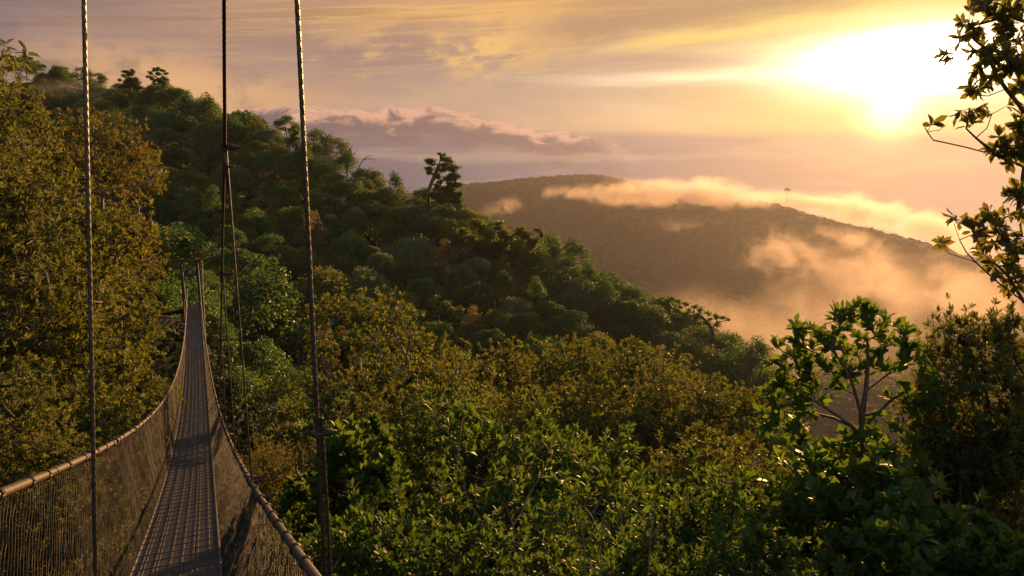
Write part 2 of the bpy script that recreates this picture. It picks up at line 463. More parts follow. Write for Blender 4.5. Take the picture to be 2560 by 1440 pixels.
def near_tree(seed, H, R, zlo, nclump, ntips, leaf, nper, mat, bark, tmpl=LEAF_LO, wide=1.0, up=0.7, spread=(.5, 1.25), droop=.15,
              clump=0.33, trunk=0.55, flat=1.0, shoots=0):
    """a leafy tree or shrub: returns (wood mesh, foliage mesh); base at the origin, top near z=H, crown radius R"""
    rng = np.random.default_rng(seed)
    th = trunk * H
    tp = [np.array([0, 0, -1.0 * H])] + [np.array([rng.normal(0, .03) * H * t, rng.normal(0, .03) * H * t, t * th]) for t in np.linspace(0, 1, 6)]
    sk = Skel(tp)
    cz = (H + zlo) / 2; hz = (H - zlo) / 2
    cl = []
    while len(cl) < nclump:
        v = unit(rng.normal(size=3)); v[2] = v[2] * 0.95 + 0.12
        q = np.array([0, 0, cz]) + v * rng.uniform(.62, .98) * np.array([R, R, hz]) * np.array([1, 1, flat])
        if q[2] > H * 0.98 or (q[2] < zlo): continue
        if all(np.linalg.norm((q - o) / np.array([R, R, hz])) > 0.30 for o in cl): cl.append(q)
        elif rng.random() < 0.02: cl.append(q)
    cl.sort(key=lambda q: np.linalg.norm(q - tp[-1]))
    for q in cl: sk.attach(q, rng, seg=H * .06, lift=.12, lo=2)
    per = ntips // nclump
    tips = []
    for q in cl:
        r = clump * R * rng.uniform(.7, 1.3)
        T = q + rng.normal(0, 1, (per, 3)) * r * np.array([.62, .62, .5])
        tips += [(np.linalg.norm(t - q), t) for t in T]
    tips.sort(key=lambda t: t[0])
    sk.tips = []
    for _, t in tips: sk.attach(t, rng, seg=H * .03, lift=.10, lo=2)
    for j in range(shoots):      # long leader shoots standing out of the crown, leafy along their length
        q = np.asarray(sk.p[sk.tips[int(rng.integers(len(sk.tips)))]])
        if q[2] < zlo + .45 * (H - zlo): continue
        g = unit(np.array([0, 0, 1.2]) + rng.normal(0, .35, 3)); L_ = H * rng.uniform(.06, .17)
        for f_ in (.4, .7, 1.0): sk.attach(q + g * L_ * f_ + rng.normal(0, .01 * H, 3), rng, seg=H * .03, lift=.02, lo=2)
    wood = MB(); sk.mesh(wood, 0.0020 * H * (250 / ntips) ** .3, 0.46, rmax=.014 * H)
    P, A = sk.tip_axes()
    out_ = unit(P - np.array([0, 0, cz - hz * .5]))
    A = unit(A * .8 + np.array([0, 0, up]) + out_ * .5 + rng.normal(0, .25, P.shape))
    fol = MB(); rosettes(fol, P, A, nper, leaf, rng, tmpl, wide, spread, droop)
    return wood.mesh('wood', bark, True), fol.mesh('foliage', mat, tmpl is LEAF_HI)

def px_tree(puffs, trunk, d, mat, bark, n_per_px2=0.9, leaf=0.3, seed=0, dz=0.5, limbs=True, base_drop=4.0, r_tip=.03):
    """a tree given by crown clumps (px, py, r px) and a trunk line in pixels, standing d metres away; returns base, wood, foliage"""
    rng = np.random.default_rng(seed)
    T = [at(x, y, d + o) for x, y, o in trunk]
    base = T[0] - np.array([0, 0, base_drop])
    sk = Skel([base - base] + [t - base for t in T])
    fol = MB(); m = d / F_PX
    for (x, y, r) in puffs:
        R = r * m; c = at(x, y, d + rng.normal(0, dz) * R * 2) - base
        if limbs: sk.attach(c, rng, seg=max(.3, R * .6), lift=.1, lo=1)
        for q_ in range(6):
            c2 = c + unit(rng.normal(size=3)) * R * rng.uniform(.1, .95); R2 = R * rng.uniform(.5, .95)
            if limbs: sk.attach(c2, rng, seg=max(.3, R * .6), lift=.1, lo=1)
            n = int(r * r * n_per_px2 * 1.5) + 6
            P = c2 + rng.normal(0, .5, (n, 3)) * R2 * np.array([1.2, 1.2, .6])
            D = unit(rng.normal(size=(n, 3))); N = unit(np.array([0, 0, .7]) + rng.normal(0, .6, (n, 3)))
            leaves(fol, P, D, N, leaf * rng.uniform(.5, 1.2, n), LEAF_QUAD)
    wood = MB(); sk.mesh(wood, r_tip, .55, 5)
    return base, wood.mesh('wood', bark, True), fol.mesh('foliage', mat)

def far_tree(kind, seed, mat, bark, H=11.0, R=5.0, leaf=.30, ndens=1.1):
    rng = np.random.default_rng(seed)
    sk = Skel([np.array([0, 0, -3.0]), np.array([0, 0, 0.]), np.array([rng.normal(0, .2), rng.normal(0, .2), H * .3]), np.array([rng.normal(0, .3), rng.normal(0, .3), H * .55])])
    puffs = []
    if kind == 'round':
        for i in range(34):
            v = unit(rng.normal(size=3)); v[2] = abs(v[2]) * 1.1 - .25
            puffs.append((np.array([0, 0, H * .52]) + v * np.array([R * .78, R * .78, H * .36]), R * rng.uniform(.22, .38), .8))
    elif kind == 'layer':
        for i in range(20):
            a = rng.uniform(0, 6.28); q = rng.uniform(.1, 1) ** .6 * R * 1.15; z = H * (.95 - .42 * (q / R) ** 1.5 - rng.uniform(0, .22))
            puffs.append((np.array([q * math.cos(a), q * math.sin(a), z]), R * rng.uniform(.28, .48), .26))
    elif kind == 'tall':
        for i in range(32):
            a = rng.uniform(0, 6.28); z = rng.uniform(.3, 1); q = R * .62 * math.sin(min(1, (1.06 - z) * 1.6) * 1.5) * rng.uniform(.5, 1.1)
            puffs.append((np.array([q * math.cos(a), q * math.sin(a), z * H * 1.08]), R * rng.uniform(.18, .32), .9))
    elif kind == 'open':
        for i in range(30):
            v = unit(rng.normal(size=3)); v[2] = v[2] * .8 + .2
            puffs.append((np.array([0, 0, H * .58]) + v * np.array([R, R, H * .36]) * rng.uniform(.6, 1.1), R * rng.uniform(.12, .24), .7))
    elif kind == 'lumpy':
        for i in range(16):
            v = unit(rng.normal(size=3)); v[2] = abs(v[2]) - .2
            c = np.array([0, 0, H * .55]) + v * np.array([R * .7, R * .7, H * .3]); r = R * rng.uniform(.34, .46)
            puffs.append((c, r, .75))
            for j in range(3):
                puffs.append((c + unit(rng.normal(size=3) + [0, 0, .6]) * r * .8, r * .45, .8))
    for i in range(16 if kind in ('round', 'lumpy', 'tall') else 10):      # lower limbs, down towards the ground
        a = rng.uniform(0, 6.28); z = rng.uniform(.08, .45); q = R * rng.uniform(.35, .85)
        puffs.append((np.array([q * math.cos(a), q * math.sin(a), z * H]), R * rng.uniform(.18, .34), .7))
    fol = MB()
    for c, r, fl in puffs:
        sk.attach(c, rng, seg=.6, lift=.12, lo=2)
        n = int(ndens * 95 * r * r * (1.0 if fl > .5 else .8) / (leaf / .26) ** 2) + 25
        v = unit(rng.normal(size=(n, 3))); v[:, 2] = np.where(v[:, 2] < -.35, -v[:, 2], v[:, 2])
        rr = r * (1 + .30 * np.sin(v[:, :1] * 6 + c[0] * 3) * np.cos(v[:, 1:2] * 5 + c[1] * 5) * np.cos(v[:, 2:] * 5 + c[2]))
        P = c + v * rr * rng.uniform(.72, 1.10, (n, 1)) * np.array([1, 1, fl])
        D = unit(rng.normal(size=(n, 3))); N = unit(v * .9 + np.array([0, 0, .35]) + rng.normal(0, .42, (n, 3)))
        leaves(fol, P, D, N, leaf * rng.uniform(.55, 1.3, n), LEAF_QUAD)
    wood = MB(); sk.mesh(wood, .045, .45, 5)
    return wood.mesh('wood', bark, True), fol.mesh('foliage', mat)

def put_tree(name, proto, label, cat, loc, s, rz, group=None, sz=None):
    t = thing(name, label, cat, loc, group)
    t.scale = (s, s, sz or s); t.rotation_euler = (0, 0, rz)
    obj('trunk', proto[0], t); obj('crown', proto[1], t)
    return t

# ------------------------------------------------------------------ the bridge
Q = [-0.3747, 0.3776, -1.4823, -14.1734, 5.5965, 0.6696, 0.1422, 1.2684, 0.3836, 0.7929, -0.2552, -0.1872, -0.3249, -0.4975]
HD = np.array([-math.sin(Q[1]), math.cos(Q[1]), 0]); RT = np.array([math.cos(Q[1]), math.sin(Q[1]), 0]); UP = np.array([0, 0, 1.0])
DW = 0.375
def deck_z(s_):
    t = np.asarray(s_) / 40.0
    return Q[2] + Q[3] * t + Q[4] * t * t + Q[5] * t ** 3
def bp(s_, o, h=0.0):
    """point s metres along the bridge, o metres right of its centre line, h above the deck"""
    s_ = np.asarray(s_, float)
    return s_[..., None] * HD + (Q[0] + np.asarray(o))[..., None] * RT + (deck_z(s_) + h)[..., None] * UP
def rail(side, s_):
    t = np.asarray(s_, float) / 40.0
    if side < 0: return bp(s_, -(DW + Q[6] + Q[10] * t), Q[7] + Q[11] * t)
    return bp(s_, DW + Q[8] + Q[12] * t, Q[9] + Q[13] * t)
def to_px(P):
    P = np.asarray(P); d = P @ CF
    return 1280 + F_PX * (P @ CX) / d, 720 - F_PX * (P @ CU) / d
S0, S1 = 1.2, 46.3
bridge = thing('suspension_bridge', 'long narrow suspension footbridge with rusty cables, netting sides and a dark grated deck', 'bridge', (0, 0, 0))

# deck: steel slats across, rods along and across
mb = MB()
ss = np.arange(S0, S1, 0.030)
for s_ in ss:
    c = bp(np.array(s_), np.array(0.0)); sl = (deck_z(s_ + .01) - deck_z(s_ - .01)) / .02
    t = unit(HD + sl * UP); mb.box(c, RT * (DW - .012), t * 0.0115, np.cross(RT, t) * 0.006)
deck = obj('deck', mb.mesh('deck', M['deck']), bridge)
mb = MB()
sl_ = np.arange(S0, S1, 0.25)
for o in (-.30, -.27, -.185, -.155, -.05, .05, .145, .185, .29):
    mb.tube(bp(sl_, np.full_like(sl_, o), .018), .0036, 4)
for i, s_ in enumerate(np.arange(S0, S1, 0.31)):
    e = RNG.normal(0, .012); a = bp(np.array(s_ + e), np.array(-DW), .027); b = bp(np.array(s_ - e + RNG.normal(0, .01)), np.array(DW), .027)
    mb.tube([a, (a + b) / 2 + UP * -.003, b], .0052, 4)
obj('deck_rods', mb.mesh('rods', M['rod']), deck)
for sd_ in (-1, 1):
    mb = MB(); mb.tube(bp(sl_, np.full_like(sl_, sd_ * DW), .012), .014, 6)
    obj('edge_cable', mb.mesh('edge_cable', M['rod'], True), deck)
mb = MB()
for k_, o in enumerate((-.215, -.02, .105, .24)):    # plank strips seen through the grating
    mb.box([0, 0, 0], [0, 0, 0], [0, 0, 0], [0, 0, 0]) if False else None
    A = bp(sl_, np.full_like(sl_, o - .07), -.012); B = bp(sl_, np.full_like(sl_, o + .07), -.012)
    n = len(sl_); V = np.concatenate([A, B, A - UP * .02, B - UP * .02]); i = np.arange(n - 1)
    f = lambda a, b: np.stack([a + i, a + i + 1, b + i + 1, b + i], -1)
    mb.add(V, [f(0, n), f(3 * n, 2 * n), f(2 * n, 0), f(n, 3 * n)])
obj('deck_planks', mb.mesh('planks', M['rust']), deck)

# hand ropes, netting
for sd_ in (-1, 1):
    s_ = np.concatenate([np.arange(S0, 14, .03), np.arange(14, S1, .5)])
    near = s_[s_ < 14]
    mb = MB(); mb.tube(rail(sd_, near), .0235, 14, lobes=7, depth=.2, pitch=.34)
    mb.tube(rail(sd_, s_[s_ > 13.9]), .022, 6)
    rl = obj('handrail', mb.mesh('handrail', M['rail'], True), bridge)
    for s1 in np.cumsum(RNG.uniform(.35, .75, 70)) + S0:
        if s1 > 22: break
        mt = MB()
        c = rail(sd_, np.array(s1)); t = unit(rail(sd_, np.array(s1 + .05)) - c)
        for k_ in range(3): mt.ring(c + t * .014 * k_, t + RNG.normal(0, .1, 3), .0275, .0045, 5, 12)
        if RNG.random() < .7:       # loose tail of tie wire
            a = c + np.array([0, 0, -.03]); q = a + np.array([RNG.normal(0, .03), RNG.normal(0, .03), -RNG.uniform(.05, .16)])
            mt.tube([a, (a + q) / 2 + RNG.normal(0, .025, 3), q, q + RNG.normal(0, .03, 3)], .0035, 4)
        obj('tie_wire', mt.mesh('tie', M['rail'], True), rl)
    # diamond netting between deck edge and hand rope
    def net_pt(s1, v):
        a = bp(s1, np.full_like(s1, sd_ * DW), .01); b = rail(sd_, s1)
        q = a + (b - a) * v[..., None]
        sag = np.sin(v * np.pi) * (.05 + .03 * np.sin(s1 * 2.1))
        return q + sag[..., None] * RT * -sd_ * -.5 + (.003 * np.sin(s1 * 9 + v * 14))[..., None] * RT
    mb = MB(); pitch = .060; rows = 17
    n_str = int((S1 - S0) / pitch)
    for fam in (1, -1):
        base = S0 + pitch * np.arange(-rows, n_str)
        k_ = np.arange(rows + 1)
        sx = base[:, None] + (k_[None] if fam > 0 else rows - k_[None]) * pitch + RNG.normal(0, .006, (len(base), rows + 1))
        vv = np.broadcast_to(k_ / rows, sx.shape) + 0.0
        zig = net_pt(sx, np.clip(vv + RNG.normal(0, .006, sx.shape) * (vv > 0) * (vv < 1), 0, 1))
        ok = (sx >= S0) & (sx <= S1)
        A = zig[:, :-1].reshape(-1, 3); B = zig[:, 1:].reshape(-1, 3); g = (ok[:, :-1] & ok[:, 1:]).ravel()
        A, B = A[g], B[g]; n = len(A)
        dd = unit(B - A); n1 = unit(np.cross(dd, np.broadcast_to(RT, dd.shape))); n2 = np.cross(dd, n1)
        r_ = .0014
        ring3 = [(math.cos(t) * n1 + math.sin(t) * n2) * r_ for t in (0, 2.094, 4.189)]
        V = np.stack([A + q for q in ring3] + [B + q for q in ring3], 1).reshape(-1, 3)
        o6 = (np.arange(n) * 6)[:, None, None]
        Fq = (np.array([(0, 1, 4, 3), (1, 2, 5, 4), (2, 0, 3, 5)])[None] + o6).reshape(-1, 4)
        mb.add(V, [Fq])
    nt_ = obj('netting', mb.mesh('netting', M['net'], True), bridge)

# main cable on the right, hangers and their clamps
def plane_hit(px, py, o):
    r = CF + (px - 1280) / F_PX * CX + (720 - py) / F_PX * CU
    k = (Q[0] + o) / (r @ RT); return k * r
OFF = 0.66
mc_px = [(560.5, -260), (560.5, -60), (561, 150), (562, 368), (557, 560), (555, 685), (552, 850), (549, 985), (547, 1030)]
mc = [plane_hit(x, y, OFF) for x, y in mc_px]
def smooth_curve(P, n):
    P = np.asarray(P); t = np.concatenate([[0], np.cumsum(np.linalg.norm(np.diff(P, axis=0), axis=1))])
    u_ = np.linspace(0, t[-1], n); return np.stack([np.interp(u_, t, P[:, i]) for i in range(3)], 1)
mcc = smooth_curve(mc, 700)
mb = MB(); mb.tube(mcc, .0155, 12, lobes=6, depth=.34, pitch=.36)
tail = [mc[-1]] + [rail(1, np.array(s1)) + UP * .03 for s1 in (21, 26, 31, 36)] + [at(505.5, 652, 45.2)]
mb.tube(smooth_curve(tail, 40), .016, 6)
main_c = obj('main_cable', mb.mesh('main_cable', M['cable'], True), bridge)

def clamp(c, n, s, side, par):
    """wire-rope clamp: two rings round the rope, a saddle block and a bolt"""
    mb = MB(); n = unit(np.asarray(n, float)); side = unit(np.asarray(side, float))
    mb.ring(c, n, .030 * s, .009 * s, 6, 16); mb.ring(c + n * .022 * s, n + side * .3, .032 * s, .008 * s, 6, 16)
    b = c + side * .045 * s
    mb.tube([b - side * .02 * s, b + side * .012 * s, b + side * .03 * s, b + side * .06 * s, b + side * .075 * s], np.array([.022, .026, .02, .014, .016]) * s, 8)
    mb.tube([b + n * .03 * s, b + n * .055 * s + side * .01 * s, b + n * .075 * s + side * .006 * s], .004 * s, 5)
    mb.ring(c - n * .03 * s, side, .028 * s, .006 * s, 5, 14)
    return obj('cable_clamp', mb.mesh('clamp', M['rust'], True), par)

hang = [((562, 368), 1172), ((555, 685), 1112), ((552, 850), 1075), ((549, 985), 1050)]
for (hx, hy), ry in hang:
    T = plane_hit(hx, hy, OFF)
    s_try = np.linspace(3, 24, 900); R_ = rail(1, s_try)
    k = np.argmin(np.abs(R_ @ HD - T @ HD)); B = R_[k]
    s_b = s_try[k]
    sc_h = max(1.0, (T @ CF) / 9.0)
    mb = MB(); mb.tube(np.linspace(T + RT * .012, B, 120), .0085 * min(sc_h, 1.25), 8, lobes=4, depth=.2, pitch=.09)
    if hy == 368: mb.tube([T + RT * .0, T - UP * .16, T - UP * .35], [.012, .014, .007], 6)
    h = obj('hanger_cable', mb.mesh('hanger', M['cable'], True), bridge)
    clamp(T, unit(mcc[200] - mcc[210]), 1.0, RT, h)
    clamp(T - UP * .16, UP, .6, RT + HD * .5, h)
    clamp(B + RT * .0, unit(rail(1, np.array(s_b + .1)) - B), .95, RT + UP * .3, h)
for s_b in (6.1, 7.6, 13.0, 15.5):
    B = rail(1, np.array(s_b)); clamp(B, unit(rail(1, np.array(s_b + .1)) - B), .95, RT + UP * .25, bridge)
for s_b in (6.4, 8.0, 9.9, 12.5):
    B = rail(-1, np.array(s_b)); clamp(B, unit(rail(-1, np.array(s_b + .1)) - B), 1.1, -RT - UP * .9, bridge)

# the two thick stays close to the camera
def stay(pts, r, par, pitch=.30):
    mb = MB(); P = smooth_curve(pts, 620); mb.tube(P, r, 24, lobes=6, depth=.34, pitch=pitch); return obj('stay_cable', mb.mesh('stay', M['cable'], True), par)
D3 = 4.3
p_top = at(733, -80, D3); p_cl = at(795, 1085, D3 * (1.0)) ; 
p_bot = p_cl - UP * 1.6
p_top = p_cl + UP * 2.75
stay_r = stay([p_top, p_cl, p_bot], .0125, bridge)
sv2 = MB(); off = RT * .030
sv2.tube(smooth_curve([p_cl + UP * .09 + off * .75 , p_cl + UP * .05 + off * .72, p_cl - UP * .04 + off * .8, p_cl - UP * .5 + off, p_bot + off], 300), .0105, 18, lobes=6, depth=.34, pitch=.28)
obj('stay_tail', sv2.mesh('stay_tail', M['cable'], True), stay_r)
mb = MB()
mb.tube([p_cl - RT * .035, p_cl - RT * .028, p_cl + RT * .02, p_cl + RT * .036, p_cl + RT * .06, p_cl + RT * .075, p_cl + RT * .078, p_cl + RT * .10], [.010, .018, .017, .021, .022, .015, .013, .012], 10)
mb.ring(p_cl + UP * .004, UP, .024, .0085, 6, 16); mb.ring(p_cl - UP * .012, UP + RT * .2, .026, .007, 6, 16)
mb.tube([p_cl + RT * .036 + UP * .018, p_cl + RT * .042 + UP * .06, p_cl + RT * .037 + UP * .07], .0042, 5)
mb.ring(p_cl + RT * .02 - UP * .004, RT, .021, .006, 6, 16)
obj('cable_clamp', mb.mesh('clamp', M['rust'], True), stay_r)
stay([at(206, -160, 4.6), at(222, 560, 4.75), at(231, 1000, 4.85), at(239, 1440, 4.95), at(245, 1800, 5.05)], .0135, bridge)
# thin guy wire running from the left hand rope up into the trees
mb = MB(); mb.tube(smooth_curve([rail(-1, np.array(18.0)), at(385, 930, 21)], 20), .008, 5)
obj('guy_wire', mb.mesh('guy', M['rust'], True), bridge)

# far tower
tw = 45.2
mb_pts = {}
tower = obj('tower', None, bridge)
def tpost(x0):
    mb = MB(); a = at(x0, 800, tw); b = at(x0, 645, tw); b = np.array([a[0], a[1], b[2]])
    mb.box((a + b) / 2, RT * .11, HD * .11, UP * (b - a)[2] / 2); mb.box(b + UP * .03, RT * .14, HD * .14, UP * .028)
    return mb, a, b
for x0 in (465.5, 505.5):
    mb, a, b = tpost(x0); obj('tower_post', mb.mesh('post', M['rust']), tower); mb_pts[x0] = (a, b)
b0, b1_ = mb_pts[465.5][1], mb_pts[505.5][1]
mb = MB(); mb.tube([b0 - UP * .08, b1_ - UP * .08], .05, 8); obj('cross_beam', mb.mesh('beam', M['rod'], True), tower)
mb = MB(); lo_ = -UP * .82
mb.tube([b0 - UP * .2, b1_ + lo_], .035, 6); mb.tube([b1_ - UP * .2 + HD * .08, b0 + lo_ + HD * .08], .035, 6)
mb.tube([b0 + lo_, b1_ + lo_], .05, 6)
obj('cross_brace', mb.mesh('brace', M['rust'], True), tower)
mb = MB(); cc = (b0 + b1_) / 2 - UP * .68; mb.box(cc - HD * .09, RT * .085, HD * .02, UP * .085); mb.ring(cc - HD * .12, HD, .03, .012, 6, 12)
obj('plate', mb.mesh('plate', M['plate']), tower)
for x0, sd_ in ((465.5, -1), (505.5, 1)):
    mb = MB(); a, b = mb_pts[x0]
    mb.tube(smooth_curve([b - UP * .1, rail(sd_, np.array(41.0)), rail(sd_, np.array(36.0))], 20), .022, 6)
    for h in (.2, .65): mb.tube([a + UP * (h + .6), a + UP * (h + .5) - HD * 5 ], .02, 5)
    obj('approach_railing', mb.mesh('approach', M['rod'], True), tower)

# ------------------------------------------------------------------ plant prototypes
P_ = {}
P_['gold1'] = near_tree(11, 5.6, 2.3, .9, 46, 1150, .19, 8, M['l_gold'], M['bark'], clump=.21, shoots=40)
P_['gold2'] = near_tree(12, 5.6, 2.3, .9, 42, 1000, .20, 8, M['l_rust'], M['bark_pale'], clump=.22, shoots=40)
P_['olive1'] = near_tree(13, 5.6, 2.3, .8, 40, 1050, .22, 8, M['l_olive'], M['bark'], wide=.8)
P_['droop'] = near_tree(14, 6.0, 2.2, .6, 34, 850, .34, 7, M['l_olive'], M['bark'], wide=.62, up=.1, spread=(.9, 1.7), droop=.8)
P_['open'] = near_tree(15, 5.6, 2.1, .8, 30, 620, .20, 8, M['l_gold'], M['bark_pale'], clump=.24, trunk=.4)
P_['shrub1'] = near_tree(21, 4.0, 1.7, .5, 46, 560, .21, 8, M['l_green'], M['bark'], LEAF_HI, wide=.82, up=1.0, spread=(.35, 1.2), clump=.20, shoots=60)
P_['shrub2'] = near_tree(22, 4.0, 1.7, .5, 44, 500, .23, 8, M['l_deep'], M['bark'], LEAF_HI, wide=.85, up=1.0, spread=(.35, 1.2), clump=.20, shoots=50)
P_['shrub3'] = near_tree(26, 4.0, 1.5, .3, 40, 380, .25, 7, M['l_green'], M['bark_pale'], LEAF_HI, wide=.62, up=1.0, spread=(.4, 1.3), clump=.17, shoots=70, trunk=.35)
P_['obov'] = near_tree(23, 4.0, 1.6, .5, 30, 280, .40, 8, M['l_green'], M['bark'], LEAF_HI, wide=.95, up=1.1, spread=(.25, .85), clump=.20, shoots=24)
P_['big'] = near_tree(24, 4.0, 1.7, .6, 34, 420, .31, 8, M['l_big'], M['bark'], LEAF_HI, wide=.95, up=.8, spread=(.5, 1.2), clump=.24, shoots=10)
P_['fine'] = near_tree(25, 4.6, 1.5, .3, 44, 1300, .16, 8, M['l_olive'], M['bark'], LEAF_LO, wide=.9, up=.8, trunk=.3, clump=.22, shoots=40)
PH = {'gold1': (5.6, 2.3), 'gold2': (5.6, 2.3), 'olive1': (5.6, 2.3), 'droop': (6.0, 2.2), 'open': (5.6, 2.1), 'shrub1': (4., 1.7),
      'shrub2': (4., 1.7), 'shrub3': (4., 1.5), 'obov': (4., 1.6), 'big': (4., 1.7), 'fine': (4.6, 1.5)}
TERR = []     # ground points (x, y, z)

def near(kind, px, py, d, wpx, label, name='tree', cat='tree', group=None, rz=None, zs=1.0):
    H, R = PH[kind]; s = wpx / 2 * d / F_PX / R
    top = at(px, py, d); base = top - UP * H * s * zs
    TERR.append(tuple(base))
    return put_tree(name, P_[kind], label, cat, base, s, RNG.uniform(0, 6.28) if rz is None else rz, group, s * zs)

# left bank
G_L = 'sunlit trees on the left bank'
for a in [('droop', -40, 175, 19, 270, 'tall drooping-leaved tree at the far left edge, below the sprig against the sky'),
          ('gold2', 235, 285, 26, 230, 'rusty orange tree behind the left stay cable with its top against the misty hill'),
          ('olive1', -90, 330, 17, 360, 'olive tree cut off by the left edge at mid height'),
          ('gold2', 330, 370, 30, 150, 'small orange tree whose twigs reach right towards the dark hillside'),
          ('gold1', 120, 430, 20, 420, 'broad golden tree left of the left stay cable, under the rusty orange one'),
          ('gold2', 275, 525, 27, 240, 'orange-brown tree beside the left stay cable, above the far tower'),
          ('olive1', 50, 610, 17, 400, 'green and yellow tree in the middle of the left edge'),
          ('gold1', 290, 690, 25, 230, 'golden tree nearest to the left side of the far bridge end'),
          ('gold1', 130, 800, 17, 400, 'golden leafy tree above the left hand rope'),
          ('gold1', 300, 900, 23, 270, 'golden tree directly above the bend of the left hand rope'),
          ('olive1', -40, 930, 12, 360, 'olive shrub low at the left edge above the hand rope'),
          ('gold1', 190, 1010, 16, 330, 'golden shrub touching the left hand rope from behind'),
          ('olive1', 60, 1120, 12, 330, 'shadowed shrub seen through the left netting near the edge'),
          ('gold1', 290, 1080, 19, 240, 'shadowed shrub seen through the left netting beside the deck'),
          ('olive1', 150, 1280, 12, 360, 'dark shrub low down behind the left netting')]:
    near(*a, name='leafy_tree', group=G_L)
G_M = 'golden shrubs below the bridge'
for a in [('open', 900, 712, 21, 290, 'airy golden tree with pale forked twigs right of the thick stay cable'),
          ('open', 740, 930, 20, 190, 'low golden spray of leaves left of the thick stay cable'),
          ('gold1', 1075, 862, 24, 330, 'olive leaved tree at the left of the golden canopy'),
          ('gold1', 1265, 880, 26, 320, 'golden tree in the middle of the golden canopy'),
          ('gold1', 1440, 868, 24, 300, 'golden tree right of the middle of the golden canopy, below two round crowns'),
          ('gold1', 1590, 868, 21, 300, 'golden tree with a pointed top at the right of the golden canopy'),
          ('olive1', 1700, 945, 18, 280, 'glittering shrub on the right flank of the golden canopy'),
          ('gold1', 1850, 985, 17, 280, 'golden shrub just left of the big-leaved tree'),
          ('olive1', 1130, 960, 19, 380, 'shaded tree under the left of the golden canopy'),
          ('gold1', 1350, 990, 19, 380, 'shaded tree under the middle of the golden canopy'),
          ('gold1', 1580, 1010, 17, 380, 'sparkling shrub under the right of the golden canopy'),
          ('olive1', 930, 1010, 18, 280, 'shaded tree behind the paddle-leaved shrub'),
          ('gold1', 1760, 1090, 13, 340, 'golden shrub in the gap left of the big-leaved tree trunk'),
          ('gold2', 655, 1120, 14, 130, 'small golden bush outside the right hand rope'),
          ('olive1', 715, 1330, 10, 170, 'dark bush below the right hand rope'),
          ('olive1', 760, 1080, 30, 260, 'dim green tree down in the gully behind the clamp')]:
    near(*a, name='leafy_tree', group=G_M)
G_F = 'green foreground shrubs'
for a in [('obov', 905, 1075, 8.0, 270, 'paddle-leaved green shrub right of the doubled stay cable'),
          ('obov', 765, 1200, 8.5, 150, 'small paddle-leaved shrub between hand rope and doubled stay cable'),
          ('shrub1', 1125, 1010, 9.5, 250, 'bright green shrub behind the slender one with the bent stem, under the golden canopy'),
          ('shrub3', 1330, 1050, 9.5, 300, 'bright green shrub in the centre below the golden canopy'),
          ('shrub3', 1470, 1110, 8.5, 330, 'deep green shrub right of centre below the golden canopy'),
          ('shrub1', 1290, 1245, 7.8, 380, 'bright green shrub in front of the central one'),
          ('shrub3', 1030, 1240, 7.2, 360, 'dark green shrub beside the paddle-leaved shrub'),
          ('shrub2', 1720, 1225, 7.4, 320, 'deep green shrub left of the big-leaved tree base'),
          ('shrub3', 1490, 1300, 6.4, 400, 'shrub with upright bright whorls at the lower centre'),
          ('shrub2', 1710, 1310, 5.8, 380, 'deep green shrub between the lower centre and the big leaves'),
          ('shrub2', 1180, 1340, 5.9, 400, 'shadowed shrub at the bottom left of centre'),
          ('shrub3', 1610, 1375, 5.0, 340, 'low shrub with bright leaf whorls at the bottom edge right of centre'),
          ('shrub3', 1870, 1190, 6.0, 360, 'shrub with slim leaves left under the big-leaved tree'),
          ('shrub2', 900, 1310, 6.2, 380, 'shadowed shrub at the bottom beside the doubled stay cable'),
          ('shrub1', 1890, 1330, 4.6, 330, 'narrow-leaved shrub at the bottom below the big leaves'),
          ('big', 2170, 1130, 5.8, 480, 'broad shrub with large shiny leaves round the big-leaved tree base'),
          ('big', 2290, 1300, 4.9, 420, 'large-leaved shrub at the bottom right'),
          ('obov', 2500, 1345, 4.4, 260, 'paddle-leaved shrub in the bottom right corner'),
          ('shrub1', 1400, 1395, 5.2, 360, 'low shrub at the bottom edge in the centre'),
          ('fine', 2470, 745, 6.6, 300, 'tall small-leaved tree rising along the right edge'),
          ('fine', 2390, 1000, 7.4, 250, 'dark small-leaved shrub right of the big-leaved tree'),
          ('fine', 2455, 870, 6.2, 300, 'bushy small-leaved tree between the tall one on the right edge and the big-leaved tree'),
          ('fine', 2340, 1080, 6.6, 260, 'shaded small-leaved bush just right of the big-leaved tree trunk'),
          ('fine', 2530, 1010, 6.0, 330, 'dense small-leaved bush low on the right edge')]:
    kind = a[0]
    near(*a, name='leafy_shrub' if kind != 'fine' else 'small_leaved_tree', cat='shrub', group=G_F, zs=1.15 if kind == 'fine' else 1.0)

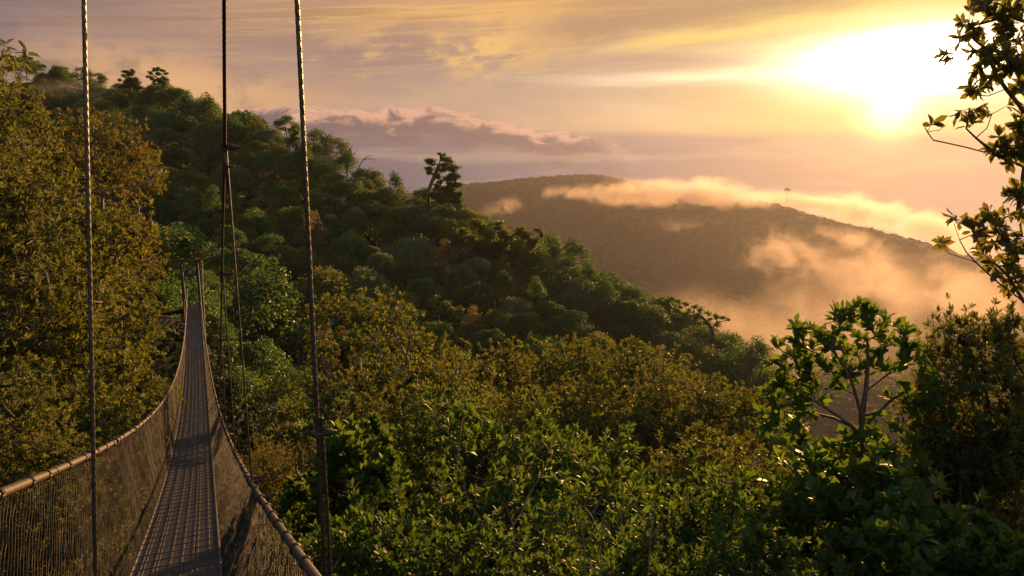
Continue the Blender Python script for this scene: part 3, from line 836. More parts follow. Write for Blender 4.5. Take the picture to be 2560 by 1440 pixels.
# ---- plants traced branch by branch
def traced(name, label, cat, d, lines, clumps, leaf_px, nper, mat, bark, tmpl=LEAF_HI, wide=1.2, up=.4, spread=(.5, 1.25), droop=.2, seed=0, r_tip=.0026, drop=0.0, den=1.0, dj=.5, smooth=True):
    """lines: polylines in pixels (first = trunk); clumps: (px, py, r px) groups of leaf whorls"""
    rng = np.random.default_rng(seed); m = d / F_PX
    base = at(*lines[0][0], d) - UP * drop
    def P3(x, y, o=0.0): return at(x, y, d + o) - base
    tr = [np.zeros(3)] + [P3(x, y) for x, y in (lines[0][1:] if drop == 0 else lines[0])]
    sk = Skel(tr)
    for ln in lines[1:]:
        pts = [P3(*ln[0])]
        A = np.asarray(sk.p); i = int(np.argmin(np.linalg.norm(A - pts[0], axis=1)))
        o = rng.normal(0, .12) ; sk.path(i, [P3(x, y, o * (j + 1) * d * .05) for j, (x, y) in enumerate(ln[1:])])
    sk.tips = []
    tips = []
    for (x, y, r) in clumps:
        n = max(1, int(den * (r / (leaf_px * .62)) ** 2))
        c_d = rng.normal(0, dj) * r * m
        for j in range(n):
            a = rng.uniform(0, 6.28); q = r * math.sqrt(rng.random())
            tips.append(P3(x + q * math.cos(a), y + q * math.sin(a), c_d + rng.normal(0, dj * r * m)))
    A = np.asarray(sk.p)
    tips.sort(key=lambda t: np.min(np.linalg.norm(A - t, axis=1)))
    for t in tips: sk.attach(t, rng, seg=leaf_px * m * .8, lift=.12, lo=1)
    wood = MB(); sk.mesh(wood, r_tip, .5, 6)
    fol = MB(); Pp, Ax = sk.tip_axes()
    rosettes(fol, Pp, unit(Ax + UP * up + rng.normal(0, .3, Pp.shape)), nper, leaf_px * m, rng, tmpl, wide, spread, droop)
    t = thing(name, label, cat, base)
    obj('trunk', wood.mesh('wood', bark, True), t); obj('crown', fol.mesh('foliage', mat, smooth), t)
    return t, base

t, b = traced('big_leaved_tree', 'young tree with large glossy leaves and an umbrella crown against the misty valley', 'tree', 6.2,
    [[(2172, 1420), (2166, 1260), (2164, 1150), (2158, 1095), (2154, 1040)],
     [(2158, 1095), (2128, 1065), (2095, 1040), (2050, 1010), (1990, 975)], [(2154, 1040), (2140, 990), (2128, 950), (2100, 900), (2075, 870)],
     [(2154, 1040), (2164, 980), (2170, 910), (2168, 850)], [(2154, 1060), (2195, 1030), (2235, 995), (2275, 970), (2320, 975)],
     [(2170, 910), (2200, 870), (2240, 860)], [(2128, 1065), (2085, 1045), (2020, 1030), (1960, 1010)], [(2164, 980), (2215, 940), (2265, 905)]],
    [(1965, 865, 34), (2005, 845, 40), (1985, 925, 48), (2060, 880, 45), (2085, 830, 44), (2140, 800, 44), (2200, 812, 44), (2250, 835, 40), (2275, 890, 40),
     (2220, 890, 46), (2150, 880, 48), (2300, 945, 36), (2335, 985, 22), (2040, 950, 50), (1965, 990, 42), (2110, 940, 40), (2240, 975, 34), (2010, 1010, 36), (2210, 1060, 34), (1945, 905, 26), (2335, 930, 24), (1935, 1020, 30), (2352, 1000, 20), (2180, 770, 26), (2100, 790, 26), (1930, 1060, 30), (2000, 1065, 34), (2300, 1020, 34), (2360, 1045, 26), (1900, 985, 20)],
    34, 8, M['l_big'], M['bark'], wide=.85, up=.55, seed=5, drop=1.2, r_tip=.0034, den=2.2)
TERR.append(tuple(b))
t, b = traced('overhanging_tree', 'tree reaching in from beyond the right edge with dark leafy branches against the sun', 'tree', 5.0,
    [[(2700, 1500), (2680, 1100), (2650, 800), (2620, 560), (2600, 300), (2580, 60), (2560, -120)],
     [(2650, 830), (2560, 755), (2493, 705), (2438, 655), (2371, 633)], [(2438, 655), (2415, 630), (2399, 600), (2385, 560)],
     [(2560, 755), (2520, 690), (2490, 660), (2450, 620)], [(2620, 620), (2580, 560), (2545, 530)],
     [(2612, 440), (2560, 417), (2493, 389), (2410, 367), (2332, 350)], [(2332, 350), (2318, 330), (2304, 303)], [(2336, 351), (2350, 325), (2362, 312)],
     [(2493, 389), (2440, 345), (2416, 322), (2424, 270)], [(2440, 345), (2468, 320), (2480, 285)],
     [(2600, 300), (2560, 278), (2515, 222), (2488, 183), (2470, 140)], [(2515, 222), (2470, 240), (2440, 238)], [(2590, 150), (2540, 110), (2470, 130), (2400, 140)], [(2575, 40), (2520, 40), (2450, 60)]],
    [(2385, 555, 24), (2465, 560, 34), (2500, 590, 34), (2440, 590, 26), (2365, 615, 16), (2520, 690, 36), (2535, 650, 26), (2545, 505, 36), (2530, 560, 36), (2555, 470, 30), (2550, 700, 34), (2500, 655, 24), (2480, 640, 24), (2560, 600, 40),
     (2346, 298, 15), (2425, 275, 32), (2462, 300, 18), (2490, 365, 34), (2540, 350, 40), (2520, 385, 26), (2555, 320, 34), (2600, 370, 50),
     (2375, 143, 22), (2460, 130, 34), (2440, 60, 40), (2490, 40, 46), (2540, 60, 46), (2520, 130, 48), (2480, 175, 34), (2450, 205, 30), (2440, 235, 20), (2540, 180, 40), (2405, 75, 20), (2550, 5, 40), (2470, 0, 34), (2550, 240, 34), (2600, 120, 60)],
    36, 8, M['l_back'], M['bark'], wide=.80, up=.15, spread=(.6, 1.5), droop=.35, seed=9, r_tip=.0028, den=2.3, drop=1.0)
t, b = traced('drooping_branch_tree', 'sprig of long drooping leaves against the sky at the upper left edge', 'tree', 11.0,
    [[(-190, 800), (-170, 500), (-140, 330), (-90, 230), (-30, 175), (30, 165), (64, 150)], [(-90, 230), (-50, 150), (0, 118), (20, 105)], [(-30, 175), (10, 140), (40, 128)]],
    [(16, 112, 18), (50, 135, 22), (68, 140, 14), (20, 150, 20), (-20, 130, 40), (-40, 190, 50), (30, 165, 16), (-90, 200, 60), (-100, 320, 60)],
    32, 7, M['l_olive'], M['bark'], tmpl=LEAF_HI, wide=.6, up=-.2, spread=(.8, 1.7), droop=1.0, seed=3, den=1.7)

for lab, d_, seed_, lines, clumps in (
    ('slender shrub with a dark bent stem and high leafy shoots, left of the foreground centre', 6.3, 21,
     [[(1212, 1440), (1206, 1303), (1169, 1250), (1159, 1197), (1144, 1125), (1119, 1081), (1094, 1056)], [(1159, 1197), (1130, 1178), (1106, 1156)], [(1144, 1125), (1150, 1100), (1156, 1047)], [(1169, 1250), (1195, 1170), (1235, 1115)]],
     [(1094, 1034, 22), (1158, 1040, 24), (1128, 1066, 20), (1190, 1082, 30), (1118, 1092, 20), (1172, 1112, 24), (1238, 1108, 24), (1106, 1150, 18), (1215, 1070, 18)]),
    ('many-stemmed shrub with upright whorls in the lower centre', 5.5, 22,
     [[(1290, 1450), (1283, 1312), (1265, 1265), (1237, 1225), (1215, 1200), (1165, 1184)], [(1283, 1312), (1303, 1284), (1322, 1237), (1331, 1165), (1339, 1125)], [(1322, 1237), (1352, 1190), (1380, 1135)], [(1265, 1265), (1285, 1220), (1300, 1150)]],
     [(1167, 1184, 16), (1218, 1190, 22), (1250, 1176, 24), (1300, 1146, 28), (1340, 1112, 28), (1382, 1128, 22), (1318, 1196, 22), (1278, 1226, 20), (1352, 1168, 24)]),
    ('slim shrub with reddish stems and three bright whorls, right of the lower centre', 4.8, 23,
     [[(1465, 1450), (1459, 1350), (1447, 1284), (1434, 1244), (1412, 1209), (1400, 1190)], [(1447, 1284), (1456, 1253), (1466, 1210)], [(1459, 1350), (1416, 1319), (1375, 1284), (1366, 1265)]],
     [(1399, 1184, 18), (1430, 1212, 18), (1467, 1200, 18), (1366, 1258, 18), (1393, 1206, 14), (1445, 1232, 16), (1375, 1280, 14)]),
    ('single upright shoot with one bright whorl at its tip, right of the foreground centre', 4.8, 24,
     [[(1500, 1450), (1503, 1350), (1513, 1275), (1520, 1200)], [(1503, 1320), (1480, 1290), (1462, 1268)]],
     [(1520, 1186, 18), (1516, 1218, 12), (1462, 1262, 14), (1540, 1235, 12)]),
    ('slim shrub with a forked sunlit stem at the lower right of centre', 4.7, 25,
     [[(1620, 1450), (1625, 1350), (1634, 1290), (1644, 1231)], [(1625, 1345), (1655, 1305), (1684, 1272)], [(1634, 1300), (1600, 1275), (1580, 1240)]],
     [(1645, 1226, 20), (1578, 1230, 20), (1592, 1250, 15), (1652, 1252, 14), (1686, 1266, 16), (1612, 1290, 14)])):
    t, b = traced('leafy_shrub', lab, 'shrub', d_, lines, clumps, 33, 8, M['l_green'], M['bark_pale'], wide=.8, up=.9, spread=(.3, 1.1), droop=.12, seed=seed_, r_tip=.0024, den=1.5, drop=1.0)
    t['group'] = G_F
t, b = traced('leafy_tree', 'tree with a long bare pale branch lying across the golden crowns of the left bank', 'tree', 18.4,
    [[(110, 900), (118, 700), (128, 590), (150, 520), (176, 497), (205, 489), (232, 480), (262, 476), (300, 469), (322, 470), (348, 462), (385, 445)], [(250, 477), (285, 462), (300, 452)], [(300, 470), (330, 490), (345, 505)]],
    [(395, 430, 22), (370, 425, 24), (345, 440, 20), (405, 395, 18), (345, 500, 18), (380, 400, 20)],
    13, 7, M['l_gold'], M['bark_pale'], tmpl=LEAF_LO, wide=.9, up=.5, seed=31, r_tip=.0065, den=.9, drop=2.0)
t['group'] = G_L; TERR.append(tuple(b))

# ------------------------------------------------------------------ the forested hillside
def rbf_fit(Pp, v, smooth=0.0):
    Pp = np.asarray(Pp, float); v = np.asarray(v, float); n = len(Pp)
    K = np.linalg.norm(Pp[:, None] - Pp[None], axis=2) + smooth * -np.eye(n)
    A = np.zeros((n + 3, n + 3)); A[:n, :n] = K; A[:n, n] = 1; A[:n, n + 1:] = Pp; A[n, :n] = 1; A[n + 1:, :n] = Pp.T
    w_ = np.linalg.solve(A, np.concatenate([v, np.zeros(3)]))
    def ev(Qp):
        Qp = np.asarray(Qp, float); out_ = np.empty(len(Qp))
        for i in range(0, len(Qp), 4000):
            q = Qp[i:i + 4000]; out_[i:i + 4000] = np.linalg.norm(q[:, None] - Pp[None], axis=2) @ w_[:n] + w_[n] + q @ w_[n + 1:]
        return out_
    return ev

SKYL = [(60, 150, 270), (150, 165, 262), (210, 195, 250), (300, 215, 235), (430, 225, 215), (560, 270, 195), (690, 315, 180), (800, 358, 170), (930, 440, 160), (1060, 480, 150),
        (1150, 510, 145), (1250, 545, 140), (1360, 610, 135), (1450, 655, 130), (1600, 715, 122), (1700, 780, 118), (1820, 835, 112), (1900, 900, 108), (1945, 945, 105)]
INNER = [(420, 420, 150), (600, 500, 135), (480, 600, 80), (485, 720, 62), (640, 760, 82), (700, 1000, 66), (900, 720, 96), (1100, 800, 96), (1300, 870, 93), (1500, 900, 92), (1700, 950, 90),
         (1850, 1010, 90), (600, 1050, 56), (300, 300, 200), (200, 230, 240), (1200, 650, 118), (1000, 560, 130), (800, 600, 118), (1450, 760, 106), (760, 450, 150)]
Dfun = rbf_fit([(x, y) for x, y, _ in SKYL + INNER], [q for *_, q in SKYL + INNER], 5)
skx = np.array([s_[0] for s_ in SKYL]); sky_ = np.array([s_[1] for s_ in SKYL])
bx = np.array([60, 420, 450, 640, 660, 1000, 1050, 1750, 1760, 1950]); by = np.array([330, 420, 1000, 1080, 1120, 1100, 960, 960, 1040, 1060])

FT = {}
ft_spec = [('round', 'h_dark', 'rounded dark green'), ('round', 'h_grey', 'rounded grey-green'), ('round', 'h_olive', 'rounded olive'), ('layer', 'h_mid', 'flat-topped mid green'), ('layer', 'h_olive', 'flat-topped olive'),
           ('tall', 'h_dark', 'upright dark green'), ('tall', 'h_brown', 'upright bronze'), ('open', 'h_brown', 'thin bronze'), ('open', 'h_olive', 'thin olive'),
           ('lumpy', 'h_mid', 'lumpy mid green'), ('lumpy', 'h_grey', 'lumpy grey-green'), ('lumpy', 'h_dark', 'lumpy dark green')]
for i, (k, m_, nm) in enumerate(ft_spec):
    FT[i] = far_tree(k, 40 + i, M[m_], M['bark_pale' if m_ in ('h_grey', 'h_brown') else 'bark'])
weights = np.array([2.4, 1.5, 1.3, .7, .8, 1.6, .5, .4, .8, 2.2, 1.5, 2.0]); weights /= weights.sum()

spots = []
def try_spot(x, y, force=False):
    d = float(Dfun([(x, y)])[0]); R = 5.0 * RNG.choice([.5, .75, 1.0, 1.3, 1.6], p=[.22, .28, .28, .14, .08]) * RNG.uniform(.85, 1.15) * (1.0 if d > 75 else .7)
    rx = R * F_PX / d
    if not force:
        for (x2, y2, d2, R2) in spots:
            r2 = R2 * F_PX / d2
            if ((x - x2) / ((rx + r2) * .56)) ** 2 + ((y - y2) / ((rx + r2) * .40)) ** 2 < 1: return
    spots.append((x, y, d, R))
for x in np.concatenate([np.arange(70, 640, 25), np.arange(640, 1950, 38)]):
    try_spot(x + RNG.uniform(-12, 12), float(np.interp(x, skx, sky_)) + (RNG.uniform(-40, 4) if 540 < x < 1020 else RNG.uniform(-26, 10)))
spots += [(318, 206, 226, 3.4), (350, 214, 224, 3.2), (382, 211, 221, 3.4), (415, 212, 218, 3.2), (445, 222, 214, 3.6)]
for x in np.concatenate([np.arange(150, 640, 40), np.arange(640, 1945, 44)]):
    for dy_, r_k in ((14, 3.8), (50, 4.6)):
        xx = x + RNG.uniform(-14, 14); yy = float(np.interp(xx, skx, sky_)) + dy_ + RNG.uniform(-10, 10)
        spots.append((xx, yy, float(Dfun([(xx, yy)])[0]), r_k * RNG.uniform(.75, 1.25)))
n_sky = len(spots)
for _ in range(5000):
    x = RNG.uniform(70, 1950); y0 = np.interp(x, skx, sky_) + 20; y1 = np.interp(x, bx, by)
    if y1 <= y0: continue
    y = RNG.uniform(y0, y1)
    if len(spots) < 290: try_spot(x, y)
for q in ((420, 770, 52, 3.0), (395, 850, 44, 2.6), (440, 700, 60, 3.6), (560, 900, 46, 2.6), (590, 980, 40, 2.4), (535, 830, 54, 2.6), (620, 860, 55, 3.2), (660, 960, 48, 3.0)): spots.append(q)
def zone(x, y, d, i):
    if i < n_sky: return ('on the skyline of the left hill' if x < 640 else 'on the skyline of the near spur' if x < 1300 else 'on the descending edge of the near spur')
    if d < 72: return 'down in the shaded gully by the bridge'
    if x < 700: return 'on the slope above the far bridge tower'
    if y < 640: return 'high on the near spur'
    return 'low on the near spur'
for i, (x, y, d, R) in enumerate(spots):
    k = int(RNG.choice(len(ft_spec), p=weights)) if d > 72 else int(RNG.choice([0, 5, 11, 9]))  # dark leaf colours picked near the bridge, standing in for gully shade
    if i < n_sky: k = int(RNG.choice([0, 0, 1, 2, 5, 9, 10, 11])); R = max(R, 3.3)
    s_ = R / 5.0; top = at(x, y, d); zs = s_ * RNG.uniform(.85, 1.3)
    base = top - UP * 11.0 * zs * .93
    TERR.append(tuple(base))
    zn = zone(x, y, d, i)
    put_tree('forest_tree', FT[k], f'{ft_spec[k][2]} tree in the forest {zn}', 'tree', base, s_, RNG.uniform(0, 6.28), f'{ft_spec[k][2]} forest trees {zn}', zs)

# trees of the skyline that stand out
def named_tree(name, label, d, puffs, trunk, mat, **kw):
    base, wood, fol = px_tree(puffs, trunk, d, mat, M['bark'], **kw)
    TERR.append(tuple(base)); t = thing(name, label, 'tree', base)
    obj('trunk', wood, t); obj('crown', fol, t); return t
named_tree('leaning_tree', 'lone dark tree leaning on the ridge with a bare twisted top, tallest on the spur', 146,
    [(1077, 402, 9), (1071, 421, 9), (1081, 412, 7), (1115, 409, 13), (1130, 421, 12), (1109, 424, 9), (1137, 440, 11), (1124, 446, 11), (1143, 465, 10), (1115, 474, 13), (1130, 482, 13),
     (1109, 495, 12), (1141, 498, 13), (1099, 384, 4), (1109, 388, 4), (1104, 393, 3), (1150, 485, 8), (1125, 462, 10), (1075, 432, 6), (1100, 455, 6), (1122, 400, 8), (1092, 470, 9), (1085, 486, 12), (1096, 440, 8), (1110, 500, 14), (1150, 505, 12)],
    [(1071, 478, 0), (1080, 455, 0), (1088, 436, 0), (1098, 412, 0), (1101, 397, 0), (1100, 384, 0), (1104, 378, 0)], M['h_dark'], seed=61, leaf=.34, base_drop=4)
named_tree('feathery_tree', 'open feathery tree right of the left stay cable on the left skyline', 222,
    [(316, 178, 7), (328, 186, 8), (310, 190, 6), (325, 200, 9), (338, 198, 7), (318, 206, 9), (345, 207, 6), (300, 201, 4), (332, 178, 5), (312, 216, 9), (328, 214, 9), (344, 216, 8), (352, 220, 6)], [(324, 222, 0), (323, 208, 0), (322, 192, 0)], M['h_dark'], seed=62, leaf=.42)
named_tree('feathery_tree', 'small sparse tree standing highest on the left skyline with airy crown', 218,
    [(376, 182, 5), (385, 174, 5), (396, 172, 5), (407, 177, 5), (415, 186, 5), (408, 195, 5), (380, 196, 5), (395, 186, 6), (417, 198, 4), (371, 192, 4), (389, 200, 5), (402, 204, 6), (396, 198, 6), (386, 208, 5), (410, 208, 5)], [(397, 222, 0), (396, 208, 0), (395, 196, 0)], M['h_dark'], seed=63, leaf=.40)
named_tree('umbrella_tree', 'spreading umbrella tree with yellow-green tiers at the edge of the near spur', 128,
    [(1190 + 14 * i, 560 + (i % 4) * 13 + 2.2 * i, 13) for i in range(11)] + [(1180, 600, 14), (1215, 612, 16), (1250, 620, 16), (1290, 628, 16), (1325, 640, 14), (1355, 588, 6), (1345, 575, 9), (1160, 580, 12)],
    [(1265, 680, 0), (1262, 650, 0), (1268, 620, 0), (1280, 590, 0)], M['h_olive'], seed=64, leaf=.30, dz=.9)
named_tree('spreading_tree', 'thin spreading tree standing clear of the lower spur edge against the hazy valley', 112,
    [(1690, 775, 8), (1715, 785, 8), (1790, 812, 9), (1765, 806, 9), (1740, 798, 8), (1668, 752, 7), (1682, 748, 7), (1697, 752, 8), (1715, 760, 7), (1735, 768, 8), (1752, 775, 7), (1770, 782, 7), (1790, 790, 8), (1808, 796, 7), (1820, 800, 5), (1745, 785, 6), (1700, 768, 6), (1722, 775, 6), (1775, 798, 5)],
    [(1784, 836, 0), (1778, 818, 0), (1766, 802, 0), (1750, 788, 0)], M['h_olive'], seed=65, leaf=.24, n_per_px2=.42, dz=1.2)
named_tree('conifer_like_tree', 'thin upright tree poking above the spur just left of the thick stay cable', 172,
    [(738, 318, 4), (736, 326, 5), (741, 333, 6), (735, 341, 7), (743, 346, 7), (730, 350, 6)], [(738, 362, 0), (738, 345, 0), (738, 322, 0)], M['h_dark'], seed=66, leaf=.34)
for lab, d, lines in (('bare dead tree with a long bent branch on the spur skyline', 160, [[(888, 448), (893, 430), (900, 412), (908, 400), (918, 392)], [(908, 400), (925, 396), (940, 400)], [(918, 392), (930, 388)], [(893, 430), (905, 425)]]),
                      ('bare forked dead tree on the spur skyline left of the bent one', 165, [[(868, 425), (870, 400), (876, 375), (880, 362)], [(870, 400), (885, 385), (895, 372)], [(876, 375), (868, 362)], [(885, 385), (897, 388)], [(870, 408), (860, 395)]]),
                      ('bare twiggy dead tree right of the thick stay cable on the skyline', 168, [[(812, 372), (815, 352), (822, 338), (832, 330)], [(815, 352), (805, 340), (795, 332)], [(822, 338), (838, 342)], [(805, 340), (812, 330)]])):
    base = at(*lines[0][0], d) - UP * 2; sk = Skel([np.zeros(3)] + [at(x, y, d) - base for x, y in lines[0]])
    for ln in lines[1:]:
        A = np.asarray(sk.p); i = int(np.argmin(np.linalg.norm(A - (at(*ln[0], d) - base), axis=1))); sk.path(i, [at(x, y, d + .3) - base for x, y in ln[1:]])
    mb = MB(); sk.mesh(mb, .07, .6, 5)
    t = thing('dead_tree', lab, 'tree', base); obj('trunk', mb.mesh('dead_wood', M['bark'], True), t); TERR.append(tuple(base))

# ground below everything near
ctrl = [(0, 0, -5.0), (-4, -4, -5), (6, -4, -5), (12, 0, -5), (-12, 0, -6), (0, -20, -3), (-20, -20, -2), (25, -20, -6), (40, 5, -14), (60, 30, -28), (80, 60, -50), (110, 100, -75), (60, 140, -48), (100, 160, -85),
        (20, 200, -30), (60, 230, -90), (-40, 260, -22), (-20, 320, -60), (-120, 330, 8), (-200, 340, 10), (-160, 200, 18), (-90, 90, 12), (-60, 40, 6), (-40, 15, 0), (150, 60, -90), (160, 180, -130), (150, 330, -160), (40, 330, -120), (-230, 100, 20), (-240, 220, 22), (-60, 330, -40)]
for s_, dz_ in ((6, 4), (12, 6), (18, 8), (24, 9), (30, 8), (36, 5), (40, 2), (44, 1.2), (46, .6), (48, .2)):
    p = bp(np.array(s_), np.array(0.)); ctrl.append((p[0], p[1], p[2] - dz_))
for x_, y_, d_ in SKYL[9:]:      # the spur falls away behind its skyline
    for f_, dz_ in ((1.2, 26), (1.45, 55)):
        q = at(x_, y_, d_ * f_); ctrl.append((q[0], q[1], q[2] - dz_))
tp_ = np.array(TERR + ctrl)
okp = [not np.any((np.hypot(tp_[:, 0] - p[0], tp_[:, 1] - p[1]) < 14) & (tp_[:, 2] < p[2] - .3 - .85 * np.hypot(tp_[:, 0] - p[0], tp_[:, 1] - p[1]))) for p in tp_[:len(TERR)]]
tp_ = np.concatenate([tp_[:len(TERR)][np.array(okp)], tp_[len(TERR):]])
# merge ground points that fall close together, keeping the lowest
keep = []
for q in sorted(map(tuple, tp_), key=lambda q: q[2]):
    if all((q[0] - k[0]) ** 2 + (q[1] - k[1]) ** 2 > (.5 + .02 * math.hypot(q[0], q[1])) ** 2 for k in keep): keep.append(q)
keep = np.array(keep)
ground_z = rbf_fit(keep[:, :2], keep[:, 2], 0.8)
gx = np.concatenate([np.linspace(-240, -40, 50), np.linspace(-38, 38, 77), np.linspace(42, 170, 33)]); gy = np.concatenate([np.linspace(-22, 60, 83), np.linspace(62, 340, 94)])
GX, GY = np.meshgrid(gx, gy); PP = np.stack([GX.ravel(), GY.ravel()], 1); GZ = ground_z(PP) - .25
nx, ny = len(gx), len(gy); ii, jj = np.meshgrid(np.arange(nx - 1), np.arange(ny - 1))
fq = np.stack([jj * nx + ii, jj * nx + ii + 1, (jj + 1) * nx + ii + 1, (jj + 1) * nx + ii], -1).reshape(-1, 4)
o = obj('hillside', mk_mesh('hillside', np.column_stack([PP, GZ]), [fq], M['soil'], True)); o['kind'] = 'structure'

# undergrowth over the near ground
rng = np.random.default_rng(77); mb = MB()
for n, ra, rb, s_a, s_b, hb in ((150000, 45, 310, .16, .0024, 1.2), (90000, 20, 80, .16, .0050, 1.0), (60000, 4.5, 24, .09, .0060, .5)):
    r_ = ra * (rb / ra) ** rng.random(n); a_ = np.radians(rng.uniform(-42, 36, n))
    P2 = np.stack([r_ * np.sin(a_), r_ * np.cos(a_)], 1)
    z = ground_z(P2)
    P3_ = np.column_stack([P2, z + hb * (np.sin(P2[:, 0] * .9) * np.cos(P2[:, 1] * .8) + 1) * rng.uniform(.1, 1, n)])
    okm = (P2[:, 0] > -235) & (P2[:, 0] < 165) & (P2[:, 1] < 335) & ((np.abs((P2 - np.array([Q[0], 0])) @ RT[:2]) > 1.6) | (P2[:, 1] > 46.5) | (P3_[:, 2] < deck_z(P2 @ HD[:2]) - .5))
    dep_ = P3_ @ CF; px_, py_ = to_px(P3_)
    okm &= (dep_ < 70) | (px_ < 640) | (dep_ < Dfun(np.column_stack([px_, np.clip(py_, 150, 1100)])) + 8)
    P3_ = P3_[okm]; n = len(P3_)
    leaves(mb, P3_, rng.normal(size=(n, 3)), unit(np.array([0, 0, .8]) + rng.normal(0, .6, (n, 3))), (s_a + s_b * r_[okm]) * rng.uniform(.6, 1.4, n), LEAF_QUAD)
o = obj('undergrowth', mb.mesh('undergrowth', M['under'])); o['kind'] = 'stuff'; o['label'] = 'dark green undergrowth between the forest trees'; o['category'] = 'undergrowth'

# ------------------------------------------------------------------ the far ridge
FAR = [  # (px, py, depth) points of its forest surface
    (900, 520, 1900), (1160, 474, 1950), (1300, 467, 1950), (1400, 454, 1950), (1480, 450, 1950), (1560, 458, 1900), (1640, 480, 1850), (1760, 500, 1650),
    (1830, 512, 1500), (1935, 508, 1420), (1990, 530, 1380), (2100, 562, 1300), (2180, 580, 1270), (2270, 604, 1230), (2365, 634, 1190), (2460, 662, 1150), (2560, 690, 1110), (2800, 770, 1050),
    (1200, 600, 1250), (1400, 620, 1250), (1650, 600, 1300), (1900, 620, 1150), (2150, 720, 1000), (2400, 800, 900),
    (1500, 760, 850), (1750, 760, 850), (2000, 850, 780), (2300, 930, 720), (2600, 950, 720), (1700, 900, 620), (1950, 980, 560), (2300, 1080, 500), (2600, 1100, 500), (1300, 900, 560), (900, 800, 700), (900, 1000, 480)]
fp = [at(x, y, d) for x, y, d in FAR]
back = [at(x, y, d) for x, y, d in FAR[:18]]
ext = [(p_[0] * 1.13, p_[1] * 1.13, p_[2] - 95) for p_ in back] + [(p_[0] * 1.3, p_[1] * 1.3, p_[2] - 230) for p_ in back] + [(0, 300, -150), (150, 330, -175), (300, 350, -185), (-200, 450, -130), (-300, 900, -150)]
kk = np.array([tuple(p_) for p_ in fp] + ext)
far_z = rbf_fit(kk[:, :2], kk[:, 2], 20)
na, nr = 620, 430
A_ = np.radians(np.linspace(-14, 46, na)); R_ = 330 * (2500 / 330) ** np.linspace(0, 1, nr)
AA, RR = np.meshgrid(A_, R_); XX = RR * np.sin(AA); YY = RR * np.cos(AA)
PP = np.stack([XX.ravel(), YY.ravel()], 1); Zb = far_z(PP)
rng = np.random.default_rng(5)
# gentle spurs and gullies down the face
spur = 9 * np.sin(PP[:, 0] * .021 + PP[:, 1] * .006) + 6 * np.sin(PP[:, 0] * .043 - PP[:, 1] * .011 + 1.3)
Zb = Zb + spur * .8 * np.clip((1150 - np.hypot(PP[:, 0], PP[:, 1])) / 500, .12, 1)
def domes(P2, cell, rng_seed, hmin, hmax):
    rg = np.random.default_rng(rng_seed); N = 512
    jx, jy, hh = rg.random((N, N)), rg.random((N, N)), rg.uniform(hmin, hmax, (N, N))
    ci = np.floor(P2 / cell).astype(int); best = np.zeros(len(P2))
    for ox in (-1, 0, 1):
        for oy in (-1, 0, 1):
            q = ci + np.array([ox, oy]); m0, m1 = q[:, 0] % N, q[:, 1] % N
            cx = (q[:, 0] + jx[m0, m1]) * cell; cy = (q[:, 1] + jy[m0, m1]) * cell
            dd = ((P2[:, 0] - cx) ** 2 + (P2[:, 1] - cy) ** 2) / (cell * .72) ** 2
            best = np.maximum(best, hh[m0, m1] * np.sqrt(np.maximum(0, 1 - dd)))
    return best
Zc = Zb + domes(PP, 11.0, 1, 2, 7) + domes(PP, 5.0, 2, 0, 2.5) * .8 * np.clip((np.hypot(PP[:, 0], PP[:, 1]) - 600) / 500, .1, 1) * 1.0 + rng.normal(0, .3, len(PP)) * np.clip((np.hypot(PP[:, 0], PP[:, 1]) - 700) / 500, .1, 1)
ii, jj = np.meshgrid(np.arange(na - 1), np.arange(nr - 1))
fq = np.stack([jj * na + ii, jj * na + ii + 1, (jj + 1) * na + ii + 1, (jj + 1) * na + ii], -1).reshape(-1, 4)
mbf = MB(); mbf.add(np.column_stack([PP, Zc]), [fq])
rg = np.random.default_rng(15); rP = np.hypot(PP[:, 0], PP[:, 1])
wgt = np.where(rP < 1050, 1.0, .35); pick = rg.choice(len(PP), 330000, p=wgt / wgt.sum())
cP = np.column_stack([PP, Zc])[pick] + rg.normal(0, 1, (len(pick), 3)) * np.array([1.6, 1.6, .7]) + np.array([0, 0, .5])
leaves(mbf, cP, rg.normal(size=(len(pick), 3)), unit(np.array([0, 0, .9]) + rg.normal(0, .7, (len(pick), 3))), (.9 + .0011 * rP[pick]) * rg.uniform(.5, 1.4, len(pick)), LEAF_QUAD)
o = obj('distant_forest', mbf.mesh('distant_forest', M['far'])); o['kind'] = 'stuff'; o['label'] = 'hazy forest covering the far ridge and valley'; o['category'] = 'forest'
sel = (np.arange(na) % 6 == 0) | (np.arange(na) == na - 1); selr = (np.arange(nr) % 6 == 0) | (np.arange(nr) == nr - 1)
idx = np.arange(na * nr).reshape(nr, na)[selr][:, sel]; n1, n0 = idx.shape
ii, jj = np.meshgrid(np.arange(n0 - 1), np.arange(n1 - 1))
fq2 = np.stack([jj * n0 + ii, jj * n0 + ii + 1, (jj + 1) * n0 + ii + 1, (jj + 1) * n0 + ii], -1).reshape(-1, 4)
o = obj('hills', mk_mesh('hills', np.column_stack([PP, Zb - 6])[idx.ravel()], [fq2], M['soil'], True)); o['kind'] = 'structure'
named_tree('emergent_tree', 'faint tall tree with a small crown rising through the golden mist on the far ridge', 1420,
    [(1968, 472, 3), (1964, 474, 3), (1972, 474, 3)], [(1964, 516, 0), (1966, 500, 0), (1967, 485, 0), (1968, 475, 0)], M['h_dark'], seed=71, leaf=1.4, base_drop=10, r_tip=.09)
TERR.pop()

